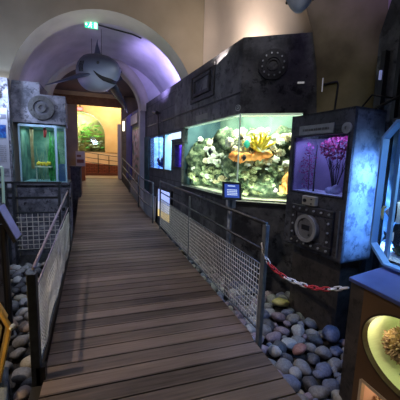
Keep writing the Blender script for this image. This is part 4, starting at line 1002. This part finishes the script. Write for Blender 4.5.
# left lectern
t=thing('lectern_sign','slanted dark lectern with glowing blue-white screen beside left pebbles','sign',(-.85,2.95,-.2))
a0,b0=V(-.90,2.86,1.09),V(-.775,2.86,.79)
dd=V(0,.30,0); e_=(b0-a0).normalized(); nn=V(-e_.z,0,e_.x)*-1
nn=V(.92,0,.39)
def sl(mb,s0,s1,y0,y1,d0,d1):
    P=lambda s,y,d: a0+(b0-a0)*s+V(0,y,0)+nn*d
    v=[P(s,y,d) for d in (d0,d1) for s,y in ((s0,y0),(s1,y0),(s1,y1),(s0,y1))]
    mb._add(v,[(0,1,2,3),(7,6,5,4),(0,4,5,1),(1,5,6,2),(2,6,7,3),(3,7,4,0)])
m=MB(); sl(m,-.04,1.06,.0,.20,-.03,.0); part(m,'panel',M['black'],t)
m=MB(); sl(m,.0,1.0,.02,.18,.0,.004); part(m,'screen',mat('pale_blue_screen',(.10,.11,.22),.25,noise_=(.24,.26,.42),scale=3,emit=(.30,.30,.8),estr=.12),t,label='glowing blue-white screen')
m=MB(); m.tube([V(-.89,2.95,-.26),V(-.89,2.95,.92)],.03,10); part(m,'post',M['black'],t)
# side plinth with green glass tank at the frame edge
t=thing('side_plinth','dark plinth at left edge behind the slanted lectern','plinth',(-1.4,3.5,-.26))
pl_=[(-.985,3.25),(-1.28,4.15),(-2.1,4.15),(-2.1,3.25)]
m=MB(); m.prism(pl_,-.26,.66); part(m,'body',M['stone_dark'],t); m=MB(); m.prism(pl_,.66,1.0); part(m,'upper_body',M['black'],t)
t=thing('glass_tank','pale green-edged glass tank on plinth at left picture edge','aquarium',(-1.4,3.5,1.0))
pl2=[(-.96,3.25),(-1.25,4.15),(-2.0,4.15),(-2.0,3.25)]
m=MB(); 
for a in (0,3):
    p,q=pl2[a],pl2[(a+1)%4]; m._add([V(*p,1.005),V(*q,1.005),V(*q,1.42),V(*p,1.42)],[(0,1,2,3)])
part(m,'glass_pane',M['pane_g'],t)
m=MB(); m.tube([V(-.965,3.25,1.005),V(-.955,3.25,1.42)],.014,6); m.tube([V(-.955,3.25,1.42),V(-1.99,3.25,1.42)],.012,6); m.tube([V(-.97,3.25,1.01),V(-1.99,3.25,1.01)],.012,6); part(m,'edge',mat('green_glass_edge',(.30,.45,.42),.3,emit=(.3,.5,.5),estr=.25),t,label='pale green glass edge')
m=MB(); m._add([V(-1.25,4.1,1.005),V(-2,4.1,1.005),V(-2,4.1,1.42),V(-1.25,4.1,1.42)],[(0,1,2,3)]); part(m,'back_panel',GB,t)
# yellow lit case
t=thing('lit_display_case','wooden many-sided display case with glowing yellow inside at left edge','display case',(-.95,2.2,-.26))
poly=[(-.612,.40),(-.685,.575),(-.82,.67),(-1.0,.70),(-1.2,.64),(-1.28,.42),(-1.2,.08),(-1.0,-.02),(-.70,.0)]
cx_,cz_=-.96,.41
def ins(g): return [(cx_+(x-cx_)*(1-g),cz_+(z-cz_)*(1-g)) for x,z in poly]
ywood=mat('yellow_lit_wood',(.62,.33,.07),.45,noise_=(.80,.50,.14),scale=8)
yfr=2.08
m=MB(); m.loop([[V(x,yfr,z) for x,z in ins(0)],[V(x,yfr-.02,z) for x,z in ins(.02)],[V(x,yfr-.02,z) for x,z in ins(.07)],[V(x,yfr+.02,z) for x,z in ins(.09)]],caps=False); part(m,'outer_frame',ywood,t,label='yellow-lit wooden frame')
m=MB(); m.loop([[V(x,yfr+.01,z) for x,z in ins(.09)],[V(x,yfr+.0,z) for x,z in ins(.12)],[V(x,yfr+.0,z) for x,z in ins(.17)],[V(x,yfr+.16,z) for x,z in ins(.20)]],caps=False); part(m,'inner_frame',ywood,t)
m=MB(); m._add([V(x,yfr+.16,z) for x,z in ins(.20)],[tuple(range(len(poly)))]); part(m,'glowing_back',mat('glowing_yellow_back',(.85,.55,.12),.6,emit=(1,.60,.12),estr=1.2),t)
m=MB(); m.loop([[V(x,yfr,z) for x,z in ins(0)],[V(x,yfr+.20,z) for x,z in ins(.40)]],caps=True); part(m,'shell',mat('grey_brown_shell',(.20,.16,.11),.7),t)
m=MB(); m.blob((-.615,yfr,.395),(.022,.03,.02),2,.2); part(m,'corner_cap',mat('pale_cap',(.45,.45,.40),.5),t)
m=MB(); m.prism([(-.70,1.86),(-.63,1.95),(-.72,2.3),(-1.3,2.3),(-1.3,1.86)],-.26,-.03); thing_mesh(m,'stone_block',M['cabside'],'mottled blue-grey block under the yellow lit case','block',bevel=.02)

# ------------------------------------------------------------------ bin, sign and objects by the far arch
t=thing('low_stone_block','dark mottled low block against the left of the ramp','block',(-.92,10.1,.2))
m=MB(); m.prism([(-1.06,9.9),(-.77,9.9),(-.77,10.4),(-1.06,10.4)],-.26,1.18); part(m,'body',M['stone_dark'],t); m=MB(); m.box((-1.08,9.87,1.18),(-.75,10.42,1.23)); part(m,'top_slab',M['stone_dark'],t)
t=thing('leaflet_stand','white and orange leaflet stand at left of the lit archway','stand',(-.98,12.7,.58))
m=MB(); m.box((-1.14,12.6,.55),(-.80,12.75,1.15)); part(m,'base',mat('orange_card',(.65,.22,.06),.6),t,label='orange base')
m=MB(); m.box((-1.14,12.6,1.15),(-.80,12.72,1.75)); part(m,'panel',mat('white_card',(.75,.70,.62),.6,noise_=(.85,.8,.72)),t,label='white panel')
m=MB(); m.box((-1.10,12.59,1.28),(-.84,12.6,1.42)); m.box((-1.10,12.59,1.52),(-.94,12.6,1.6)); part(m,'print',mat('brown_print',(.35,.14,.08),.6),t)
t=thing('hanging_lamp','small red glowing emergency lamp under the dark lintel','lamp',(-.96,12.8,3.52))
m=MB(); m.box((-1.06,12.76,3.36),(-.84,12.85,3.50)); part(m,'housing',mat('pale_housing',(.7,.55,.5),.5),t); m=MB(); m.box((-.97,12.78,3.50),(-.93,12.84,3.64)); part(m,'bracket',M['black'],t); m=MB(); m.box((-1.04,12.745,3.38),(-.86,12.76,3.48)); part(m,'light_panel',mat('red_lamp',(.9,.1,.08),.5,emit=(1,.12,.10),estr=6),t)
# planted tank in the far room
t=thing('planted_aquarium','wide planted wall tank with green weed inside the far ochre arch','aquarium',(-1.2,16.6,1.8))
m=MB(); m._add([V(-2.5,16.95,1.7),V(.1,16.95,1.7),V(.1,16.95,3.95),V(-2.5,16.95,3.95)],[(0,1,2,3)]); part(m,'back_panel',mat('brown_green_back',(.10,.085,.035),.9,noise_=[(.22,.20,.07),(.36,.34,.13)],scale=3),t)
m=MB(); m.box((-2.36,16.42,1.79),(-.04,16.88,1.83)); part(m,'tank_floor',mat('dark_bed',(.05,.045,.03),.9),t)
m=MB(); m.box((-2.34,16.42,1.83),(-.06,16.44,2.62)); part(m,'glass_pane',M['pane'],t)
VG=[mat('bright_green_weed',(.12,.42,.05),.7,noise_=(.35,.72,.16),scale=8),mat('mid_green_weed',(.05,.20,.04),.7,noise_=(.15,.38,.10),scale=8),mat('pale_pebble_green',(.25,.28,.20),.8,noise_=(.42,.45,.36),scale=6)]
fr_=random.Random(21)
wpts=[]
def free(p,w):
    if any((p-q).length<.8*(w+v) for q,v in wpts): return False
    wpts.append((p,w)); return True
for i in range(60):
    x=-1.9+1.75*((i*.618)%1); z=2.55+.75*fr_.random(); dx=x+1.2
    if z>2.55+math.sqrt(max(0,1.05**2-dx*dx)): continue
    w=fr_.uniform(.13,.19)
    if not free(V(x,16.68,z),w*.62): continue
    put(protos['frond'],'water_weed',(x,16.68,z),(w*1.1,w*.6,w*.9),VG[0 if fr_.random()<.6 else 1],'leafy green water weed in the far planted tank','plant','green weeds in the far planted tank',rnd=fr_)
for i in range(50):
    x=-1.9+1.75*((i*.618+.2)%1); z=1.92+.58*fr_.random(); w=fr_.uniform(.10,.17)
    if not free(V(x,16.68,z),w*.72): continue
    put(protos['lump'],'mossy_stone',(x,16.68,z),(w*1.2,w*.8,w*.6),VG[2] if fr_.random()<.55 else VG[1],'rounded mossy stone low in the far planted tank','stone','mossy stones in the far planted tank',rnd=fr_)

# ------------------------------------------------------------------ exit sign
t=thing('exit_sign','small green and white lit exit sign under the first arch','sign',(-.21,6.0,3.95))
m=MB(); m.box((-.33,6.0,3.88),(-.10,6.04,4.0)); part(m,'housing',mat('sign_housing',(.5,.55,.52),.5),t)
EG=mat('exit_green',(.02,.45,.22),.5,emit=(.03,.75,.35),estr=1.6); EW=mat('exit_white',(.8,1,.9),.5,emit=(.75,1,.85),estr=2.6)
m=MB(); m.box((-.325,5.994,3.885),(-.105,6.0,3.995)); part(m,'green_face',EG,t)
m=MB(); m.box((-.165,5.990,3.895),(-.115,5.994,3.985)); m.box((-.315,5.990,3.93),(-.285,5.994,3.95)); m._add([V(-.325+.005,5.99,3.94),V(-.295,5.99,3.962),V(-.295,5.99,3.918)],[(0,1,2)])
m.disc(V(-.222,5.994,3.975),(0,-1,0),0,.011,.004,10); m.tube([V(-.225,5.992,3.962),V(-.235,5.992,3.93),V(-.255,5.992,3.91),V(-.265,5.992,3.895)],.007,5); m.tube([V(-.232,5.992,3.932),V(-.212,5.992,3.918),V(-.215,5.992,3.895)],.007,5); m.tube([V(-.25,5.992,3.945),V(-.226,5.992,3.955),V(-.200,5.992,3.942)],.005,5)
part(m,'running_figure_and_door',EW,t)
m=MB(); m.tube([V(-.21,6.03,4.0),V(-.21,6.03,4.03)],.01,6); part(m,'bracket',M['black'],t)
m=MB(); m.tube([V(-.10,6.05,3.985),V(.2,6.05,3.95),V(.52,6.05,3.92),V(.70,6.05,3.87)],.014,6); thing_mesh(m,'cable',M['black'],'thin dark cable running right from the exit sign','cable')

# ------------------------------------------------------------------ sharks
SK=axis_ramp_mat('shark_skin','Z',[(0,(.40,.45,.52)),(.30,(.30,.34,.42)),(.52,(.13,.155,.22)),(.8,(.04,.048,.08)),(1,(.03,.035,.06))],.45,.12,3)
SF=mat('shark_fin',(.05,.065,.115),.45,noise_=(.085,.10,.17),scale=4)
SFP=mat('shark_pale_edge',(.42,.45,.50),.5)
def fin(mb,root,tip,chord,thick=.03,sweep=.35,fwd=V(1,0,0)):
    """tapered swept blade from root to tip"""
    root,tip=Vector(root),Vector(tip); s=(tip-root).normalized(); nr=s.cross(fwd).normalized(); rings=[]
    n=7
    for i in range(n+1):
        tt=i/n; c=chord*(1-tt)**.75+.012; p=root.lerp(tip,tt)-fwd*(sweep*chord*tt*tt)
        th=thick*(1-tt*.85)
        rings.append([p+fwd*(c*.5*math.cos(2*PI*k/10))+nr*(th*math.sin(2*PI*k/10)) for k in range(10)])
    mb.loop(rings)
def shark(label,loc,rot,scale,hang=None,bend=0,skin=None):
    t=thing('shark_model',label,'shark',(0,0,0))
    def bent(m):
        for v in m.bm.verts:
            q=max(0,.15-v.co.x); v.co.y+=bend*q*q
        return m
    prof=[(-1.0,.045,.05,.02),(-.8,.08,.10,.015),(-.55,.15,.18,.0),(-.25,.235,.27,-.02),(.05,.29,.31,-.03),(.35,.29,.30,-.03),(.58,.245,.25,-.01),(.76,.175,.175,.02),(.88,.10,.10,.045),(.95,.03,.03,.06)]
    m=MB(); m.loop([[V(x,a*math.cos(2*PI*k/24),zc+b*math.sin(2*PI*k/24)) for k in range(24)] for x,a,b,zc in prof])
    o=part(bent(m),'body',skin or SK,t,smooth=True)
    m=MB(); fin(m,(.10,0,.24),(-.12,0,.60),.40,.03); part(bent(m),'dorsal_fin',SF,t,smooth=True)
    m=MB(); fin(m,(-.62,0,.13),(-.72,0,.24),.14,.015); part(bent(m),'rear_dorsal_fin',SF,t,smooth=True)
    for s in (-1,1):
        m=MB(); fin(m,(.34,s*.22,-.12),((-.10,.98,-.50) if s>0 else (-.16,-.60,-.46)),.46,.035); part(m,'pectoral_fin',SF,t,smooth=True)
        m=MB(); fin(m,(-.45,s*.11,-.12),(-.60,s*.30,-.22),.18,.018); part(bent(m),'pelvic_fin',SF,t,smooth=True)
    m=MB(); fin(m,(-.96,0,.03),(-1.32,0,.42),.24,.025,.2); fin(m,(-.96,0,.02),(-1.14,0,-.24),.18,.02,.2); part(bent(m),'tail_fin',SF,t,smooth=True)
    # mouth: dark crescent under the snout
    def at_prof(x):
        for (x0,a0_,b0_,c0_),(x1,a1_,b1_,c1_) in zip(prof,prof[1:]):
            if x0<=x<=x1:
                q=(x-x0)/(x1-x0); return (a0_+(a1_-a0_)*q,b0_+(b1_-b0_)*q,c0_+(c1_-c0_)*q)
    m=MB(); pts=[]
    for k in range(-5,6):
        x=.79-.15*abs(k/5)**1.8; ph=math.radians(74)*k/5; a_,b_,c_=at_prof(x)
        pts.append(V(x,a_*math.sin(ph)*.98,c_-b_*math.cos(ph)*.98))
    m.tube(pts,[.008,.02,.03,.038,.042,.045,.042,.038,.03,.02,.008],8); part(m,'mouth',M['black_matte'],t,smooth=True)
    m=MB()
    for s in (-1,1):
        m=MB(); m.blob((.70,s*.192,.07),.024,1,0,1,2); part(m,'eye',M['black'],t,smooth=True)
    m=MB()
    for s in (-1,1):
        for k in range(4): m.tube([V(.40-.05*k,s*.296,.06),V(.39-.05*k,s*.303,-.02),V(.40-.05*k,s*.283,-.10)],.006,5)
    part(m,'gill_slits',M['black_matte'],t)
    t.location=loc; t.rotation_euler=rot; t.scale=(scale,)*3
    if hang:
        for (x,z,top) in hang:
            m=MB(); inv=Euler(rot).to_matrix().to_4x4()
            p=Vector(loc)+inv.to_3x3()@(V(x,0,z)*scale); q=V(p.x,p.y,top)
            m.tube([p,q],.005,5); part(m,'hanging_wire',M['black'],t)
    return t
shark('grey shark model with open mouth hanging in the violet vault',(-.27,7.15,3.44),(math.radians(-8),math.radians(12),math.radians(-66)),1.27,[(.3,.26,4.2),(-.1,.22,4.15)],bend=.62)
shark('second shark model, only its pale snout tip shows at top right',(1.70,2.40,3.28),(math.radians(180),math.radians(60),math.radians(-128)),.55,None,skin=mat('pale_blue_grey_skin',(.36,.40,.48),.5,noise_=(.48,.52,.60),scale=3))
light('POINT','snout_fill',(1.2,1.6,2.6),1.2,(.6,.75,1),.05)  # small unseen light added to brighten the snout

# ------------------------------------------------------------------ pebbles
PR=random.Random(17)
pm=[]
for s in range(8):
    m=MB(); m.blob((0,0,0),(1,.78+.04*(s%3),.58+.03*(s%4)),s+40,.22,1.1,3); o=m.build('pebble_source',M['black'],smooth=True); pm.append(o.data); bpy.data.objects.remove(o)
PC={'grey':((.16,.16,.17),(.24,.24,.25)),'dark grey':((.055,.055,.065),(.10,.10,.115)),'pale grey':((.30,.30,.31),(.42,.42,.42)),'slate blue':((.10,.12,.19),(.17,.19,.28)),'brown':((.17,.125,.10),(.26,.20,.165)),'mauve':((.20,.155,.19),(.29,.23,.27)),'buff':((.33,.29,.21),(.45,.40,.31))}
PMt={k:mat(k.replace(' ','_')+'_pebble',v[0],.55,noise_=v[1],scale=5,bump=.08,coord='Object') for k,v in PC.items()}
placed=[]
def inpoly(p,poly):
    x,y=p; c=False; n=len(poly)
    for i in range(n):
        (x1,y1),(x2,y2)=poly[i],poly[i-1]
        if (y1>y)!=(y2>y) and x<(x2-x1)*(y-y1)/(y2-y1)+x1: c=not c
    return c
def pebble(x,y,z,r,colr,zone,flat=1.,special=None,tilt=.35,rz=None):
    me=PR.choice(pm); o=bpy.data.objects.new('pebble',me); col.objects.link(o)
    o.location=(x,y,z); o.scale=(r,r,r*flat); o.rotation_euler=(PR.uniform(-tilt,tilt),PR.uniform(-tilt,tilt),PR.uniform(0,6.28) if rz is None else rz)
    mt=PMt[colr] if isinstance(colr,str) else colr
    o.material_slots[0].link='OBJECT'; o.material_slots[0].material=mt
    if special: tag(o,special,'pebble')
    else:
        tag(o,f'smooth {colr} pebble {zone}','pebble',f'{colr} pebbles {zone}')
    placed.append((x,y,z,r)); return o
def scatter(poly,n,rmin,rmax,zone,weights,z0=-.215,tries=6000,ov=.86,zfun=None):
    xs=[p[0] for p in poly]; ys=[p[1] for p in poly]; c=0
    for _ in range(tries):
        if c>=n: break
        x,y=PR.uniform(min(xs),max(xs)),PR.uniform(min(ys),max(ys))
        if not inpoly((x,y),poly): continue
        prog=_/tries
        r=rmax-(rmax-rmin)*min(1,prog*1.6)*PR.uniform(.4,1)
        if any((x-a)**2+(y-b)**2<(ov*(r+q))**2 for a,b,_z,q in placed): continue
        colr=PR.choices(list(weights),list(weights.values()))[0]
        zz=(z0 if zfun is None else zfun(x,y))
        zn=zone if isinstance(zone,str) else zone(x,y)
        pebble(x,y,zz+PR.uniform(0,.05),r,colr,zn,PR.uniform(.85,1.1)); c+=1
    return c
# individually recognisable stones
pebble(1.44,2.03,-.15,.062,PMt['pale grey'],None,1.25,'egg-shaped pale grey pebble standing beside the railing post foot')
pebble(1.66,1.98,-.14,.075,mat('reddish_pebble',(.22,.10,.09),.55,noise_=(.32,.17,.15),scale=5),None,.8,'flat reddish-brown pebble in the middle of the right bed',rz=.2)
pebble(2.08,2.05,-.10,.10,PMt['slate blue'],None,1.,'largest slate-blue pebble under the right end of chain',rz=.6)
pebble(1.93,1.66,-.13,.085,PMt['slate blue'],None,1.,'big dark blue pebble against the exhibit cabinet',rz=1)
YP=mat('yellowish_pebble',(.34,.30,.10),.6,noise_=(.48,.43,.17),scale=6)
pebble(1.98,2.75,-.12,.10,YP,None,.75,'long yellowish stone at back of the right pebble bed',rz=-.5)
pebble(-1.03,2.88,-.13,.062,YP,None,.9,'yellow-green pebble in the left bed behind the lit case')
pebble(-.585,2.12,-.15,.075,mat('pinkish_pebble',(.30,.23,.22),.6,noise_=(.40,.32,.31),scale=5),None,.9,'pinkish grey pebble beside the left railing post')
wr={'grey':4,'dark grey':2,'pale grey':1.5,'slate blue':4,'brown':.3,'mauve':2,'buff':.3}
polyR=[(1.30,1.15),(1.64,1.15),(1.66,1.52),(2.10,1.62),(2.35,1.95),(2.5,2.80),(2.02,3.20),(1.76,3.44),(1.58,3.9),(1.36,3.9),(1.34,2.1)]
def zoneR(x,y):
    if y<1.75: return 'in front of the exhibit cabinet'
    if y<2.45: return 'under the red and white chain'
    return 'at the back of the right bed below the hull wall'
scatter(polyR,230,.030,.082,zoneR,wr,tries=14000,ov=.80)
polyS=[(1.27,3.6),(1.66,3.6),(1.40,6.2),(1.18,6.2)]
scatter(polyS,60,.035,.06,'in the strip between railing mesh and hull wall',wr,z0=-.20)
polyS2=[(1.255,2.12),(1.40,2.12),(1.36,3.7),(1.21,3.7)]
scatter(polyS2,26,.03,.05,'tucked against the boardwalk edge under the wire mesh',wr,z0=-.13)
wl={'grey':3,'dark grey':3,'pale grey':.8,'mauve':1.5,'brown':1.2,'buff':.6}
polyL=[(-.54,1.35),(-.56,2.6),(-.62,5.0),(-1.6,5.0),(-1.3,3.9),(-1.02,3.2),(-.95,2.6),(-.62,2.32),(-.60,1.86),(-.75,1.8),(-.75,1.35)]
def zoneL(x,y):
    return 'beside the left railing foot' if y<2.4 else ('behind the yellow lit case' if y<3.4 else 'below the left cross railing')
scatter(polyL,95,.040,.078,zoneL,wl)
m=MB(); m.box((1.30,1.22,-.12),(1.56,1.30,-.09)); thing_mesh(m,'metal_edging',M['silver'],'short bright metal edging strip at front of right pebbles','edging')

# ------------------------------------------------------------------ light
def amb(c,s):
    w=bpy.data.worlds.new('world'); sc.world=w; w.use_nodes=True; b=w.node_tree.nodes['Background']; b.inputs['Color'].default_value=(*c,1); b.inputs['Strength'].default_value=s
amb((.5,.5,.7),.03)
# tanks
lc=lf(1.0,-.13,2.44); light('AREA','aquarium_lamp',lc,115,(.90,1,.80),1.7,.2,target=lf(1.0,-.50,1.5))
lc=rf(.38,-.13,2.44); light('AREA','aquarium_lamp',lc,75,(.93,1,.80),.75,.2,target=rf(.38,-.50,1.5))
light('AREA','violet_tank_lamp',cf(.37,-.10,1.80),2.6,(.55,.45,1),.5,.15,target=cf(.37,-.22,1.3))
light('AREA','octagon_tank_lamp',(TX+.17,1.15,1.84),11,(.60,.82,1),.25,.9,target=(TX+.20,1.2,.8))
light('AREA','octagon_end_lamp',(TX+.27,1.77,1.25),17,(.15,.38,1),.15,.8,target=(TX+.10,2.4,1.05))
light('POINT','oval_lamp',(XP+.10,.90,.58),1.1,(.86,1,.58),.05)
light('POINT','oval_lamp',(XP+.06,1.24,.50),.6,(1,.86,.52),.04)
light('POINT','square_lamp',(XP+.12,1.10,.07),.9,(1,.66,.42),.04)
light('AREA','left_tank_lamp',(-1.05,6.0,2.0),3.6,(.70,1,.92),.6,.4,target=(-1.05,6.1,1))
light('POINT','poster_lamp_glow',(-1.58,5.12,2.44),22,(.50,.66,1),.03)
# vaults
light('SPOT','violet_uplight',(.95,6.5,3.05),140,(.46,.38,1),.12,target=(1.75,7.3,4.05),spot=115,blend=.6)
light('POINT','violet_uplight',(-1.0,7.2,3.0),4,(.45,.36,.8),.2)
light('AREA','vault_blue',(.3,10.8,3.9),14,(.25,.25,1),1.2,.6,target=(.6,11,0))
light('POINT','corridor_fill',(-.3,11.9,3.2),7,(1,.72,.5),.15)  # unseen warm light added to bring up the lintel and beam
light('AREA','warm_uplight',(2.08,4.2,3.02),50,(1,.85,.74),1.2,.3,target=(2.0,4.6,5.4))
light('AREA','violet_pier_light',(2.65,2.0,3.9),5,(.40,.28,1),.5,.5,target=(2.6,3.2,4.2))
# far room
light('AREA','far_room_lamp',(.1,15.0,4.7),150,(1,.80,.48),2.2,1.0,target=(-.2,15.4,.6))
light('AREA','planted_tank_lamp',(-1.0,16.4,3.75),170,(.85,1,.7),1.8,.2,target=(-1.1,16.9,2.4))
# deck
light('SPOT','poster_spot',(-1.62,4.9,2.9),34,(.72,.82,1),.05,target=(-1.6,5.6,1.7),spot=120,blend=.8)
light('SPOT','left_ceiling_spot',(-1.7,2.0,4.3),270,(1,.82,.68),.035,target=(.35,2.3,0),spot=62,blend=.9)
light('AREA','arch_soffit_fill',(.1,5.35,2.7),3,(1,.93,.80),1.2,.2,target=(.1,5.75,4))  # floating unseen light added to lighten the arch soffit
light('POINT','mural_lamp',(.40,9.6,2.6),7,(.9,.8,1),.1)  # unseen light added to brighten the mural and banner
light('AREA','ceiling_wash',(.6,2.6,5.6),5,(1,.88,.82),2.0,2.0,target=(.6,2.6,0))
light('POINT','case_frame_fill',(-1.0,1.96,.40),6,(1,.72,.28),.04)  # unseen point added before the case to light its frame
light('SPOT','shark_fill',(.5,4.6,2.6),34,(.8,.9,1),.1,target=(-.15,7.1,3.45),spot=26,blend=.6)  # unseen front light added to bring out the shark
light('AREA','left_stand_fill',(-1.0,3.4,2.9),34,(.66,.74,1),.6,.6,target=(-1.1,5.7,.7))  # unseen fill, placed to brighten the left stone stand
light('AREA','ceiling_wash',(.2,7.8,4.0),1.5,(.62,.55,1),1.0,1.0,target=(.2,7.6,0))
light('SPOT','pebble_glow_fill',(1.75,1.0,3.6),95,(.47,.53,1),.15,target=(1.95,2.2,-.1),spot=40,blend=.8)  # added overhead fill standing in for blue tank glow on the pebbles
light('SPOT','facade_fill',(.2,.3,4.9),105,(.95,.95,1),.4,target=(1.95,3.5,2.75),spot=44,blend=.7)  # unseen front fill added to lift the dark facade
light('AREA','aquarium_front_fill',lf(1.0,-.10,1.07),12,(.86,1,.84),1.8,.06,target=lf(1.0,-.6,1.6))  # sill-level fill added to brighten the reef, not a tank fitting
light('AREA','aquarium_front_fill',rf(.38,-.10,1.05),7,(.9,1,.82),.7,.06,target=rf(.38,-.6,1.6))  # the same added fill behind the right pane

sc.view_settings.view_transform='Standard'
sc.view_settings.exposure=0
sc.cycles.use_denoising=True
